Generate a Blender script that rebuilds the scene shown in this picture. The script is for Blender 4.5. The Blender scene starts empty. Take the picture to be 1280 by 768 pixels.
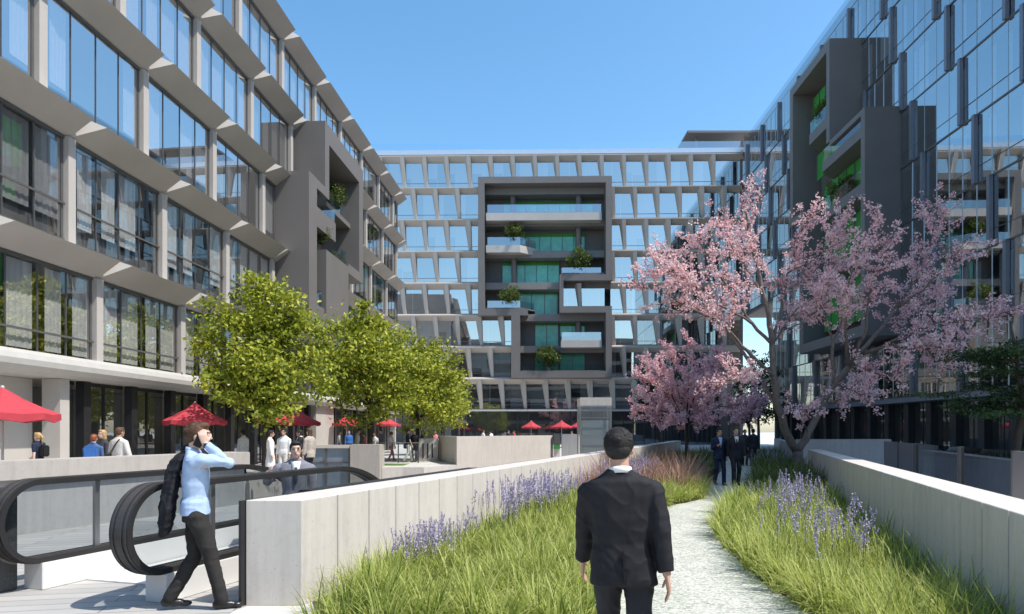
import bpy, bmesh, math, random
import numpy as np
from mathutils import Vector, Matrix, noise
rnd = random.Random(7); rng = np.random.default_rng(11)
scene = bpy.context.scene
COL = scene.collection
R = math.radians
EYE = 1.65; F = 850.0
def P(px, py, Y): return Vector(((px-640)/F*Y, Y, EYE+(540-py)/F*Y))
def G(px, py, z=0.0):
    Y = (EYE-z)*F/(py-540.0); return Vector(((px-640)/F*Y, Y, z))

# ------------------------------------------------------------------ materials
def mat(name):
    m = bpy.data.materials.new(name); m.use_nodes = True
    nt = m.node_tree; b = nt.nodes['Principled BSDF']; return m, nt, b
def ramp(nt, fac, stops):
    n = nt.nodes.new('ShaderNodeValToRGB'); e = n.color_ramp.elements
    while len(e) < len(stops): e.new(0.5)
    for i, (p, c) in enumerate(stops): e[i].position = p; e[i].color = (*c, 1)
    nt.links.new(fac, n.inputs[0]); return n.outputs[0]
def noise_tex(nt, scale, detail=4, rough=.55, co='Object', stretch=None):
    tc = nt.nodes.new('ShaderNodeTexCoord'); out = tc.outputs[co]
    if stretch:
        mp = nt.nodes.new('ShaderNodeMapping'); mp.inputs['Scale'].default_value = stretch
        nt.links.new(out, mp.inputs[0]); out = mp.outputs[0]
    n = nt.nodes.new('ShaderNodeTexNoise'); n.inputs['Scale'].default_value = scale
    n.inputs['Detail'].default_value = detail; n.inputs['Roughness'].default_value = rough
    nt.links.new(out, n.inputs['Vector']); return n.outputs['Fac']
def bump(nt, b, h, strength=.2, dist=.01):
    n = nt.nodes.new('ShaderNodeBump'); n.inputs['Strength'].default_value = strength
    n.inputs['Distance'].default_value = dist
    nt.links.new(h, n.inputs['Height']); nt.links.new(n.outputs[0], b.inputs['Normal'])
def mixc(nt, fac, a, b, mode='MIX'):
    n = nt.nodes.new('ShaderNodeMix'); n.data_type = 'RGBA'; n.blend_type = mode
    for v, s in ((fac, n.inputs[0]), (a, n.inputs[6]), (b, n.inputs[7])):
        if hasattr(v, 'links'): nt.links.new(v, s)
        elif isinstance(v, tuple): s.default_value = (*v, 1)
        else: s.default_value = v
    return n.outputs[2]
def simple(name, col, rough=.6, metal=0.0, spec=.5, var=.12, scale=3.0, bmp=0.0, bscale=60):
    m, nt, b = mat(name)
    f = noise_tex(nt, scale)
    c = ramp(nt, f, [(.3, tuple(x*(1-var) for x in col)), (.7, tuple(min(1, x*(1+var)) for x in col))])
    nt.links.new(c, b.inputs['Base Color'])
    b.inputs['Roughness'].default_value = rough; b.inputs['Metallic'].default_value = metal
    b.inputs['Specular IOR Level'].default_value = spec
    if bmp: bump(nt, b, noise_tex(nt, bscale, 3), bmp)
    return m
def concrete(name, col, var=.1, bmp=.15):
    m, nt, b = mat(name)
    f1 = noise_tex(nt, .7, 6, .6); f2 = noise_tex(nt, 9, 6, .65); f3 = noise_tex(nt, 2.2, 5, .6, stretch=(4, 4, .35))
    c = ramp(nt, f1, [(.3, tuple(x*(1-var) for x in col)), (.7, tuple(x*(1+var*.6) for x in col))])
    c = mixc(nt, .2, c, ramp(nt, f2, [(.25, (.55,.55,.55)), (.5, (1,1,1))]), 'MULTIPLY')
    c = mixc(nt, .32, c, ramp(nt, f3, [(.35, (.7,.7,.69)), (.55, (1,1,1))]), 'MULTIPLY')
    nt.links.new(c, b.inputs['Base Color']); b.inputs['Roughness'].default_value = .82
    b.inputs['Specular IOR Level'].default_value = .25
    pores = noise_tex(nt, 38, 2, .5)
    c2 = mixc(nt, 1.0, c, ramp(nt, pores, [(.26,(.74,.72,.70)), (.33,(1,1,1))]), 'MULTIPLY')
    nt.links.new(c2, b.inputs['Base Color'])
    bump(nt, b, noise_tex(nt, 45, 4), bmp, .006); return m
def glass(name, tint, base=.35, gloss=(.95, .97, 1.0), rough=.01, ior=1.6, wav=0.0):
    m = bpy.data.materials.new(name); m.use_nodes = True; nt = m.node_tree; nt.nodes.clear()
    o = nt.nodes.new('ShaderNodeOutputMaterial'); mx = nt.nodes.new('ShaderNodeMixShader')
    t = nt.nodes.new('ShaderNodeBsdfTransparent'); t.inputs[0].default_value = (*tint, 1)
    g = nt.nodes.new('ShaderNodeBsdfGlossy'); g.inputs[0].default_value = (*gloss, 1); g.inputs['Roughness'].default_value = rough
    fr = nt.nodes.new('ShaderNodeLayerWeight'); fr.inputs[0].default_value = .5
    pw = nt.nodes.new('ShaderNodeMath'); pw.operation = 'POWER'; pw.inputs[1].default_value = 4.0
    nt.links.new(fr.outputs['Facing'], pw.inputs[0])
    ma = nt.nodes.new('ShaderNodeMath'); ma.operation = 'MULTIPLY_ADD'; ma.use_clamp = True
    ma.inputs[1].default_value = 1-base; ma.inputs[2].default_value = base
    nt.links.new(pw.outputs[0], ma.inputs[0]); nt.links.new(ma.outputs[0], mx.inputs[0])
    nt.links.new(t.outputs[0], mx.inputs[1]); nt.links.new(g.outputs[0], mx.inputs[2]); nt.links.new(mx.outputs[0], o.inputs[0])
    if wav:
        bp = nt.nodes.new('ShaderNodeBump'); bp.inputs['Strength'].default_value = wav; bp.inputs['Distance'].default_value = .02
        nt.links.new(noise_tex(nt, .9, 1, .4), bp.inputs['Height']); nt.links.new(bp.outputs[0], g.inputs['Normal'])
    return m
def foliage(name, stops, trans=.35, rough=.55):
    m = bpy.data.materials.new(name); m.use_nodes = True; nt = m.node_tree; nt.nodes.clear()
    o = nt.nodes.new('ShaderNodeOutputMaterial'); mx = nt.nodes.new('ShaderNodeMixShader')
    geo = nt.nodes.new('ShaderNodeNewGeometry')
    f = noise_tex(nt, .8, 2)
    ad = nt.nodes.new('ShaderNodeMath'); ad.operation = 'MULTIPLY_ADD'; ad.inputs[1].default_value = .6; ad.inputs[2].default_value = -.1
    nt.links.new(geo.outputs['Random Per Island'], ad.inputs[0])
    ad2 = nt.nodes.new('ShaderNodeMath'); ad2.operation = 'MULTIPLY_ADD'; ad2.inputs[1].default_value = .6
    nt.links.new(f, ad2.inputs[0]); nt.links.new(ad.outputs[0], ad2.inputs[2])
    c = ramp(nt, ad2.outputs[0], stops)
    p = nt.nodes.new('ShaderNodeBsdfPrincipled'); p.inputs['Roughness'].default_value = rough; p.inputs['Specular IOR Level'].default_value = .35
    t = nt.nodes.new('ShaderNodeBsdfTranslucent'); mx.inputs[0].default_value = trans
    nt.links.new(c, p.inputs['Base Color']); nt.links.new(c, t.inputs[0])
    nt.links.new(p.outputs[0], mx.inputs[1]); nt.links.new(t.outputs[0], mx.inputs[2]); nt.links.new(mx.outputs[0], o.inputs[0])
    return m
M = {}
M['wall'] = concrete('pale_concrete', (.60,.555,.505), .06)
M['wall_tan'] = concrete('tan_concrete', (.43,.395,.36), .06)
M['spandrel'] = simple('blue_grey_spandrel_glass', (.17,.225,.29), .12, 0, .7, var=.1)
M['wall_shade'] = concrete('shaded_grey_concrete', (.43,.42,.41))  # darker, greyer copy of the wall concrete; shade put into its colour
M['facade'] = simple('beige_facade_panel', (.47,.44,.405), .7, var=.07, scale=.6, bmp=.03)
M['pier'] = simple('sand_facade_panel', (.47,.425,.375), .7, var=.05, scale=.6)
M['fascia'] = simple('white_fascia', (.46,.445,.415), .6, var=.05)
M['frame'] = simple('dark_taupe_cladding', (.165,.152,.142), .6, var=.06, scale=.5, bmp=.02)
M['black'] = simple('black_metal', (.018,.018,.02), .4, var=.2)
M['mullion'] = simple('dark_bronze_frame', (.11,.108,.106), .35, .1, var=.1)
M['fin_steel'] = simple('grey_steel_fin', (.20,.205,.23), .4, .4, var=.06)
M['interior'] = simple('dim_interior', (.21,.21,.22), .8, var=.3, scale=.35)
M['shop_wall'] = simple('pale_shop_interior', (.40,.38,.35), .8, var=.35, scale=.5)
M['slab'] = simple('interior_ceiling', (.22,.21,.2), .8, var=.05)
M['curtain'] = simple('white_curtain', (.80,.80,.79), .9, var=.06, scale=5)
M['curtain_grey'] = simple('grey_curtain', (.42,.42,.43), .9, var=.08, scale=5)
M['glass_left'] = glass('clear_window_glass', (.90,.91,.92), .60, (1.0,.975,.94), wav=.02)
M['glass_left_low'] = glass('clear_lower_window_glass', (.94,.95,.95), .42, (1.0,.975,.94), wav=.02)
M['glass_back'] = glass('sky_window_glass', (.80,.83,.85), .60, (1.0,.965,.91), wav=.02)
M['glass_right'] = glass('blue_curtain_wall_glass', (.68,.75,.80), .58, (.98,.97,.95), wav=.02)
M['glass_shop'] = glass('shop_glass', (.65,.68,.68), .26, wav=.02)
M['glass_rail'] = glass('balustrade_glass', (.86,.92,.93), .10)
M['glass_esc'] = glass('smoked_balustrade_glass', (.62,.66,.68), .05)
M['glass_balc'] = glass('pale_balcony_glass', (.75,.86,.93), .38)
M['glass_blue'] = glass('blue_tinted_glass', (.42,.55,.68), .22)
M['glass_dark'] = glass('dark_tinted_glass', (.12,.14,.16), .06)
M['teal'] = simple('teal_glazing', (.11,.52,.36), .15, 0, .8, var=.25, scale=.7)
M['green'] = simple('green_panel', (.035,.26,.035), .5, var=.2, scale=.7)
M['steel'] = simple('brushed_steel', (.55,.55,.55), .3, .9, var=.05)
M['rubber'] = simple('black_rubber', (.025,.024,.024), .45, var=.15, bmp=.05)
M['rubber_groove'] = simple('dark_brown_rubber', (.05,.045,.042), .5, var=.15)
M['skirt'] = simple('white_metal_skirt', (.70,.69,.67), .5, var=.03)
M['granite'] = simple('dark_granite', (.085,.083,.08), .55, var=.35, scale=60, bmp=.05)
M['umb'] = simple('red_canvas', (.47,.042,.058), .8, var=.1, scale=4)
M['umb_pole'] = simple('pale_pole', (.5,.48,.45), .4, .3)
M['skin'] = simple('skin', (.50,.29,.20), .55, var=.06, scale=8)
M['skin2'] = simple('pale_skin', (.62,.40,.31), .55, var=.06, scale=8)
M['hair_black'] = simple('black_hair', (.014,.011,.010), .75, var=.3, scale=40, bmp=.4, bscale=90)
M['hair_brown'] = simple('brown_hair', (.09,.045,.022), .75, var=.3, scale=40, bmp=.4, bscale=90)
M['hair_blond'] = simple('blond_hair', (.42,.27,.12), .5, var=.25, scale=40, bmp=.3, bscale=90)
M['hair_red'] = simple('red_hair', (.26,.07,.025), .5, var=.25, scale=40, bmp=.3, bscale=90)
def cloth(n, c, r=.85, v=.12): M[n] = simple(n+'_cloth', c, r, 0, .3, var=v, scale=14, bmp=.12, bscale=220)
cloth('suit', (.013,.013,.016), .75); cloth('suit_dark', (.016,.017,.022), .7); cloth('trouser', (.030,.027,.026))
cloth('navy', (.018,.026,.055)); cloth('shirt_blue', (.40,.52,.72)); cloth('white', (.78,.77,.75)); cloth('cream', (.62,.60,.56))
cloth('greysuit', (.20,.20,.23)); cloth('tan', (.46,.40,.34)); cloth('denim', (.07,.13,.28)); cloth('pink', (.62,.22,.26))
cloth('redc', (.60,.05,.05)); cloth('blue', (.05,.16,.45)); cloth('char', (.05,.05,.055)); cloth('black_c', (.012,.012,.014))
M['leather'] = simple('black_leather', (.014,.013,.013), .3, var=.2)
M['eye'] = simple('dark_eye', (.02,.015,.012), .2); M['lip'] = simple('lip', (.32,.11,.09), .5)
M['phone'] = simple('phone_black', (.01,.01,.012), .2)
M['leaf'] = foliage('bright_leaf', [(.12,(.09,.13,.014)), (.42,(.26,.315,.028)), (.75,(.52,.53,.07))], .36)
M['leaf_shrub'] = foliage('shrub_leaf', [(.15,(.035,.07,.012)), (.5,(.10,.15,.03)), (.8,(.19,.22,.05))], .3)
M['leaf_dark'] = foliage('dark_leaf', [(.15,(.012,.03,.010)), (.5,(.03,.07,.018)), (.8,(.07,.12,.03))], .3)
M['blade'] = foliage('grass_blade', [(.10,(.045,.085,.012)), (.38,(.29,.37,.055)), (.75,(.62,.63,.22))], .45)
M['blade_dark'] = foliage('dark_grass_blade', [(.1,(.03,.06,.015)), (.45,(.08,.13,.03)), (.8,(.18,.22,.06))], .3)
M['blade_red'] = foliage('red_grass_blade', [(.1,(.18,.09,.06)), (.5,(.36,.20,.14)), (.8,(.54,.40,.32))], .35)
M['petal'] = foliage('pink_petal', [(.1,(.70,.37,.39)), (.42,(.92,.58,.60)), (.75,(.97,.82,.82))], .35)
M['petal_deep'] = foliage('deep_pink_petal', [(.1,(.62,.31,.36)), (.45,(.86,.54,.58)), (.8,(.95,.76,.78))], .35)
M['lav'] = foliage('lavender_flower', [(.1,(.30,.24,.44)), (.45,(.46,.40,.62)), (.8,(.66,.60,.78))], .3)
def bark(name, c):
    m, nt, b = mat(name)
    f = noise_tex(nt, 10, 6, .7, stretch=(1,1,.5))
    nt.links.new(ramp(nt, f, [(.3, tuple(x*.45 for x in c)), (.65, c)]), b.inputs['Base Color']); b.inputs['Roughness'].default_value = .9
    bump(nt, b, f, .6, .02); return m
M['bark'] = bark('grey_bark', (.20,.165,.14)); M['bark_dark'] = bark('dark_bark', (.08,.065,.05))

# ------------------------------------------------------------------ mesh helpers
def link(o, parent=None):
    COL.objects.link(o)
    if parent is not None: o.parent = parent
    return o
def tag(o, label=None, cat=None, group=None, kind=None):
    if label: o['label'] = label
    if cat: o['category'] = cat
    if group: o['group'] = group
    if kind: o['kind'] = kind
    return o
def thing(name, label, cat, loc=(0,0,0), rz=0.0, group=None):
    o = bpy.data.objects.new(name, None); o.location = loc; o.rotation_euler = (0,0,rz); o.empty_display_size = .2
    return tag(link(o), label, cat, group)
class MB:
    def __init__(s): s.v = []; s.f = []
    def add(s, vs, fs):
        n = len(s.v); s.v += [tuple(v) for v in vs]; s.f += [tuple(i+n for i in f) for f in fs]; return s
    def box(s, x0, x1, y0, y1, z0, z1):
        return s.add([(x0,y0,z0),(x1,y0,z0),(x1,y1,z0),(x0,y1,z0),(x0,y0,z1),(x1,y0,z1),(x1,y1,z1),(x0,y1,z1)],
            [(0,3,2,1),(4,5,6,7),(0,1,5,4),(1,2,6,5),(2,3,7,6),(3,0,4,7)])
    def hull2(s, A, B):                      # prism between two matching rings
        n = len(A)
        s.add(list(A)+list(B), [tuple(range(n))[::-1], tuple(range(n, 2*n))]+[(i,(i+1)%n,n+(i+1)%n,n+i) for i in range(n)]); return s
    def wallseg(s, a, b, th, z0, z1, side=1):  # upright slab from a to b, thickness to the left (side 1)
        a = Vector((a[0],a[1],0)); b = Vector((b[0],b[1],0)); d = (b-a).normalized(); nrm = Vector((-d.y,d.x,0))*th*side
        q = [a,b,b+nrm,a+nrm]
        return s.hull2([(p.x,p.y,z0) for p in q], [(p.x,p.y,z1) for p in q])
    def loft(s, rings, cap=True):
        n = len(rings[0]); vs = [p for r in rings for p in r]; fs = []
        for k in range(len(rings)-1):
            for i in range(n): fs.append((k*n+i, k*n+(i+1)%n, (k+1)*n+(i+1)%n, (k+1)*n+i))
        if cap: fs += [tuple(range(n))[::-1], tuple(range((len(rings)-1)*n, len(rings)*n))]
        return s.add(vs, fs)
    def ell(s, c, r, mtx=None, nu=14, nv=9):
        c = Vector(c); rings = []
        for j in range(nv+1):
            t = math.pi*(j+.02)/(nv+.04); rr = []
            for i in range(nu):
                a = 2*math.pi*i/nu
                p = Vector((r[0]*math.sin(t)*math.cos(a), r[1]*math.sin(t)*math.sin(a), -r[2]*math.cos(t)))
                if mtx is not None: p = mtx @ p
                rr.append(c+p)
            rings.append(rr)
        return s.loft(rings)
    def tube(s, pts, rad, n=8, cap=True, flat=None):
        pts = [Vector(p) for p in pts]
        if not hasattr(rad, '__len__'): rad = [rad]*len(pts)
        rings = []; up = Vector((0,0,1)); prev = None
        for k, p in enumerate(pts):
            t = (pts[min(k+1,len(pts)-1)]-pts[max(k-1,0)]).normalized()
            if prev is None: x = t.cross(up if abs(t.z) < .95 else Vector((0,1,0))).normalized()
            else:
                x = prev - t*prev.dot(t); x.normalize()
            prev = x; y = t.cross(x)
            rings.append([p + x*math.cos(2*math.pi*i/n)*rad[k] + y*math.sin(2*math.pi*i/n)*rad[k] for i in range(n)])
        return s.loft(rings, cap)
    def cap_tube(s, pts, rad, n=10):          # tube with ball ends
        s.tube(pts, rad, n)
        for p, r in zip(pts, rad): s.ell(p, (r,r,r), None, n, 6)
        return s
    def mesh(s, name, smooth=False):
        me = bpy.data.meshes.new(name); me.from_pydata(s.v, [], s.f)
        if smooth: me.polygons.foreach_set('use_smooth', [True]*len(me.polygons))
        me.update(); return me
    def build(s, name, m, parent=None, smooth=False, bevel=0.0, loc=None):
        me = s.mesh(name, smooth)
        if bevel:
            bm = bmesh.new(); bm.from_mesh(me)
            bmesh.ops.bevel(bm, geom=list(bm.edges), offset=bevel, segments=2, affect='EDGES', clamp_overlap=True)
            bm.to_mesh(me); bm.free()
        me.materials.append(m if not isinstance(m, str) else M[m])
        o = bpy.data.objects.new(name, me)
        if loc is not None: o.location = loc
        return link(o, parent)
def inst(name, me, parent, loc, rot=None):
    o = bpy.data.objects.new(name, me); o.location = loc
    if rot: o.rotation_euler = rot
    return link(o, parent)
def box(name, m, parent, *b, bevel=0.0): return MB().box(*b).build(name, m, parent, bevel=bevel)
def np_mesh(name, V, Fq, m, parent=None, smooth=False):
    me = bpy.data.meshes.new(name); V = np.asarray(V, np.float32); Fq = np.asarray(Fq, np.int32); k = Fq.shape[1]
    me.vertices.add(len(V)); me.vertices.foreach_set('co', V.ravel())
    me.loops.add(Fq.size); me.loops.foreach_set('vertex_index', Fq.ravel())
    me.polygons.add(len(Fq)); me.polygons.foreach_set('loop_start', np.arange(0, Fq.size, k, dtype=np.int32))
    if smooth: me.polygons.foreach_set('use_smooth', np.ones(len(Fq), bool))
    me.update(calc_edges=True); me.materials.append(M[m])
    return link(bpy.data.objects.new(name, me), parent)

def unit(a): return a/np.maximum(np.linalg.norm(a, axis=-1, keepdims=True), 1e-9)
def leaves(C, L, W, up=.4, fold=.25, out=None):
    """folded diamond leaves at the points C; (N,4) quads folded along the midrib"""
    n = len(C); C = np.asarray(C)
    d = unit(rng.normal(size=(n,3)) + (0 if out is None else out) + np.array([0,0,-.15]))
    nn = unit(rng.normal(size=(n,3))*.8 + np.array([0,0,up*2]) + (0 if out is None else out*.7))
    s = unit(np.cross(d, nn)); nn = np.cross(s, d)
    l = (L*(.65+.7*rng.random(n)))[:,None]; w = (W*(.7+.6*rng.random(n)))[:,None]
    a = C - d*l*.5; t = C + d*l*.5; m1 = C + s*w*.5 + nn*w*fold; m2 = C - s*w*.5 + nn*w*fold
    V = np.stack([a, m1, t, m2], 1).reshape(-1,3)
    i = np.arange(n)*4
    T = np.stack([np.stack([i,i+1,i+2],1), np.stack([i,i+2,i+3],1)], 1).reshape(-1,3)
    return V, T
def blades(C, A, L, W, th0, curl, nseg=3):
    n = len(C); ts = np.linspace(0,1,nseg+1); V = []
    h = np.stack([np.cos(A), np.sin(A)],1); side = np.stack([-np.sin(A), np.cos(A), np.zeros(n)],1)
    pos = np.array(C, float); seg = L/nseg; prev = pos
    rows = []
    for k, t in enumerate(ts):
        if k:
            th = th0 + curl*(t-.5/nseg)
            pos = pos + np.concatenate([h*(np.sin(th)*seg)[:,None], (np.cos(th)*seg)[:,None]],1)
        w = (W*(1-.92*t**1.6))[:,None]*.5
        rows.append(pos-side*w); rows.append(pos+side*w)
    V = np.stack(rows,1).reshape(-1,3); m = 2*(nseg+1)
    i = np.arange(n)*m
    Q = np.concatenate([np.stack([i+2*k,i+2*k+1,i+2*k+3,i+2*k+2],1) for k in range(nseg)],0)
    return V, Q
WORK = bpy.data.scenes.new('work')
def remesh(mb, name, voxel, m, parent, smooth=4, disp=None):
    me = mb.mesh('tmp'); o = bpy.data.objects.new('tmp', me); WORK.collection.objects.link(o)
    r = o.modifiers.new('r','REMESH'); r.mode = 'VOXEL'; r.voxel_size = voxel
    if smooth:
        k = o.modifiers.new('s','SMOOTH'); k.factor = .5; k.iterations = smooth
    WORK.view_layers[0].update(); dg = WORK.view_layers[0].depsgraph
    new = bpy.data.meshes.new_from_object(o.evaluated_get(dg)); new.name = name
    bpy.data.objects.remove(o); bpy.data.meshes.remove(me)
    new.materials.clear(); new.materials.append(M[m] if isinstance(m, str) else m)
    if disp:
        sc, amp = disp
        N = [v.normal.copy() for v in new.vertices]
        for v, nn in zip(new.vertices, N):
            c = v.co; rg = 1-abs(noise.noise(Vector((c.x*5+c.z*7+3, c.y*5, c.z*6-abs(c.x)*9)))); v.co = c + nn*amp*(.9*(rg**5-.3) + noise.noise(Vector((c.x*sc, c.y*sc, c.z*sc*.8))) + .6*noise.noise(Vector((c.x*sc*.7+9, c.y*sc*.7, c.z*sc*3.0))))
    new.polygons.foreach_set('use_smooth', [True]*len(new.polygons)); new.update()
    return link(bpy.data.objects.new(name, new), parent)
# ------------------------------------------------------------------ pieces shared by the buildings
def sub(iv, cuts, mn=.5):
    out = [iv]
    for c in cuts:
        nx = []
        for a, b in out:
            if c[1] <= a or c[0] >= b: nx.append((a,b)); continue
            if c[0] > a: nx.append((a,c[0]))
            if c[1] < b: nx.append((c[1],b))
        out = nx
    return [(a,b) for a, b in out if b-a > mn]
_cache = {}
def cached(key, fn):
    if key not in _cache: _cache[key] = fn()
    return _cache[key]
def mesh_of(mb, name, m, bevel=0):
    me = mb.mesh(name); me.materials.append(M[m]); return me

# ------------------------------------------------------------------ LEFT office building: folded fins, beige columns
LB = thing('office_building', 'beige office block on the left with folded sunshade fins over rows of wide windows', 'building', (-15.2,0,0), -math.atan(.0706))
BAY = 4.95; PH = {0: 22.39, 1: 21.11, 2: 19.94, 3: 18.63, 4: 17.39}
S0, S1 = 6.0, 64.2
def lb_cut(z):
    if z < 7.5: return []
    if z < 11.7: return [(36.5,43.3)]
    if z < 15.6: return [(36.5,46.5)]
    if z < 19.4: return [(39.0,46.5)]
    return []
def fin_mesh(L):
    def f():
        mb = MB(); ch = min(.62, L*.4)
        Bp, Tp, Up = (.02,-1.40), (.80,-.85), (.02,-.60)
        a = [(-.06,0,-1.40),(Bp[0],0,Bp[1]),(Tp[0],ch,Tp[1]),(Up[0],0,Up[1]),(-.06,0,-.60)]
        b = [(-.06,L,-1.40),(Bp[0],L,Bp[1]),(Tp[0],L,Tp[1]),(Up[0],L,Up[1]),(-.06,L,-.60)]
        mb.hull2(a, b); return mesh_of(mb, 'sunshade_fin', 'facade')
    return cached(('fin', round(L,2)), f)
def col_mesh(h):
    def f():
        mb = MB().box(-.32,.10,-.16,.16,-.6,h); return mesh_of(mb, 'column', 'facade')
    return cached(('col', h), f)
HW = 2.66
def lb_window(parent, s0, s1, z, rail):
    L = s1-s0; n = max(1, round(L/1.2))
    fr = MB(); e = .05
    for z0, z1 in ((-.58,-.5),(HW-.08,HW)): fr.box(-.14,-.02,0,L,z0,z1)
    for i in range(n+1):
        y = min(max(L*i/n, .05), L-.05); w = .04 if i in (0,n) else .011
        fr.box(-.115,-.055,y-w,y+w,-.5,HW-.08)
    if rail: fr.box(-.03,.02,.02,L-.02,.54,.60)
    w = fr.build('window', M['mullion'], parent); w.location = (0,s0,z)
    gl = MB().add([(-.08,0.02,-.55),(-.08,L-.02,-.55),(-.08,L-.02,HW-.04),(-.08,.02,HW-.04)], [(0,1,2,3)]).build('glass', M['glass_left_low' if rail else 'glass_left'], w)
    cu = MB(); any_ = False
    for i in range(n):
        r = rnd.random()
        if r < (.08 if rail else .15): continue
        any_ = True
        y0, y1 = L*i/n+.12, L*(i+1)/n-.10
        if r < .55: y0 += (y1-y0)*.3
        k = 12
        row = [(-.17+.012*math.sin(q*2.2), y0+(y1-y0)*q/k) for q in range(k+1)]
        vs = [(x,y,.06) for x,y in row]+[(x,y,HW-.12) for x,y in row]
        cu.add(vs, [(q,q+1,k+2+q,k+1+q) for q in range(k)])
    if any_: cu.build('curtain', M['curtain' if rnd.random() < .8 else 'curtain_grey'], w)
for k in range(5):
    zf = 4.0+4.08*k; ph = PH[k]
    n0 = math.ceil((S0-ph)/BAY); n1 = math.floor((S1-ph)/BAY)
    for n in range(n0-1, n1+1):
        a = max(ph+n*BAY, S0); b = min(ph+(n+1)*BAY, S1)
        if b-a < .6: continue
        for (c, d) in sub((a,b), lb_cut(zf+1.4)):
            lb_window(LB, c+.17 if c == a else c+.02, d-.17 if d == b else d-.02, zf, k < 2)
            if c == a: inst('column', col_mesh(HW), LB, (0,a,zf))
        for (c, d) in sub((a,b), lb_cut(zf+3.4)):
            inst('sunshade_fin', fin_mesh(d-c), LB, (0,c,zf+4.08))
    box('floor_slab', M['slab'], LB, -4.0,-.31,S0+.01,S1-.01,zf+HW+.02,zf+4.04)
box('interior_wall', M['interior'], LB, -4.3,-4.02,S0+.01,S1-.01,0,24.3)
box('shop_wall', M['shop_wall'], LB, -4.01,-3.9,S0+.02,S1-.02,0,3.26)
box('end_wall', M['facade'], LB, -12,-.33,S1,S1+.3,0,24.4); box('end_wall', M['facade'], LB, -12,-.33,S0-.3,S0,0,24.4)
box('roof', M['slab'], LB, -12,-.31,S0,S1,24.3,24.42)
# rounded fascia over the ground floor
pr = [(-.3,3.28),(.05,3.28),(.34,3.36),(.50,3.50),(.52,3.66),(.44,3.82),(.24,3.94),(-.05,3.99),(-.3,3.99)]
MB().hull2([(x,S0,z) for x,z in pr], [(x,S1,z) for x,z in pr]).build('fascia', M['fascia'], LB)
box('soffit', M['fascia'], LB, -4.0,-.31,S0+.02,S1-.02,3.28,3.98)
pcol = mesh_of(MB().box(-.40,-.12,-.17,.17,0,3.27), 'ground_column', 'black')
i = 0; s = 22.1
while s < S1-.5:
    if not (42.2 < s < 45.8): inst('ground_column', pcol, LB, (0,s,0))
    a, b = s+.2, s+2.25
    if not (41.0 < a < 45.9):
        fr = MB().box(-.50,-.42,a,b,0,.12).box(-.50,-.42,a,b,3.15,3.27).box(-.50,-.42,a+1.0,a+1.07,.12,3.15)
        w = fr.build('shop_window', M['black'], LB)
        MB().add([(-.46,a,.1),(-.46,b,.1),(-.46,b,3.2),(-.46,a,3.2)], [(0,1,2,3)]).build('glass', M['glass_shop'], w)
    s += 2.45; i += 1
box('wall_panel', M['facade'], LB, -1.4,.06,42.3,45.6,0,3.27)
box('wall_panel', M['facade'], LB, -.6,-.02,20.75,21.15,0,3.27); box('wall_panel', M['facade'], LB, -1.2,-.9,8.0,20.74,0,3.27)
w = MB().box(-.5,-.42,21.16,21.9,0,.12).box(-.5,-.42,21.16,21.9,3.15,3.27).build('shop_window', M['black'], LB)
MB().add([(-.46,21.15,.1),(-.46,21.9,.1),(-.46,21.9,3.2),(-.46,21.15,3.2)], [(0,1,2,3)]).build('glass', M['glass_shop'], w)
# projecting dark frame with balconies
tf = thing('terrace_frame', None, None); tf.parent = LB
def frame_boxes(root, items, P0, P1, sgn=1):
    mb = MB()
    for (a,b,z0,z1) in items:
        x0, x1 = sorted((sgn*P0, sgn*P1)); mb.box(x0,x1,a,b,z0,z1)
    mb.build('cladding', M['frame'], root)
frame_boxes(tf, [(36.5,37.7,7.5,15.6),(37.7,39.0,15.1,15.6),(39.0,39.7,15.1,19.4),(39.7,46.5,18.3,19.4),(45.6,46.5,11.7,18.3),(43.3,45.6,11.7,12.3),(39.2,43.3,7.5,12.1),(37.7,39.2,7.5,8.3)], -.31, 1.8)
box('recess_wall', M['frame'], tf, -.6,-.36,36.5,46.5,7.5,19.3)
def balcony(root, pts, z0, z1, gz, gl='glass_balc', rail_pts=None, closed=False):
    s = MB().hull2([(x,y,z0) for x,y in pts], [(x,y,z1) for x,y in pts]).build('balcony', M['frame'], root)
    rp = rail_pts or pts; mb = MB()
    for a, b in zip(rp, rp[1:]): mb.add([(a[0],a[1],z1),(b[0],b[1],z1),(b[0],b[1],gz),(a[0],a[1],gz)], [(0,1,2,3)])
    mb.build('glass_rail', M[gl], s)
balcony(tf, [(-.35,37.71),(1.78,37.71),(1.78,40.9),(.9,42.6),(-.35,42.6)], 13.0, 14.1, 15.0, rail_pts=[(1.72,37.75),(1.72,40.88),(.86,42.55),(-.3,42.55)])
balcony(tf, [(-.35,41.0),(1.2,41.0),(1.2,45.58),(-.35,45.58)], 15.2, 15.5, 16.4, rail_pts=[(-.3,41.05),(1.15,41.05),(1.15,45.5)])
balcony(tf, [(-.35,37.71),(1.7,37.71),(1.7,39.18),(-.35,39.18)], 8.32, 8.7, 9.6, rail_pts=[(1.65,37.75),(1.65,39.1)])
mb = MB(); mb.add([(1.7,39.3,12.1),(1.7,43.2,12.1),(1.7,43.2,12.95),(1.7,39.3,12.95)], [(0,1,2,3)]).build('glass_rail', M['glass_balc'], tf)

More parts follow.
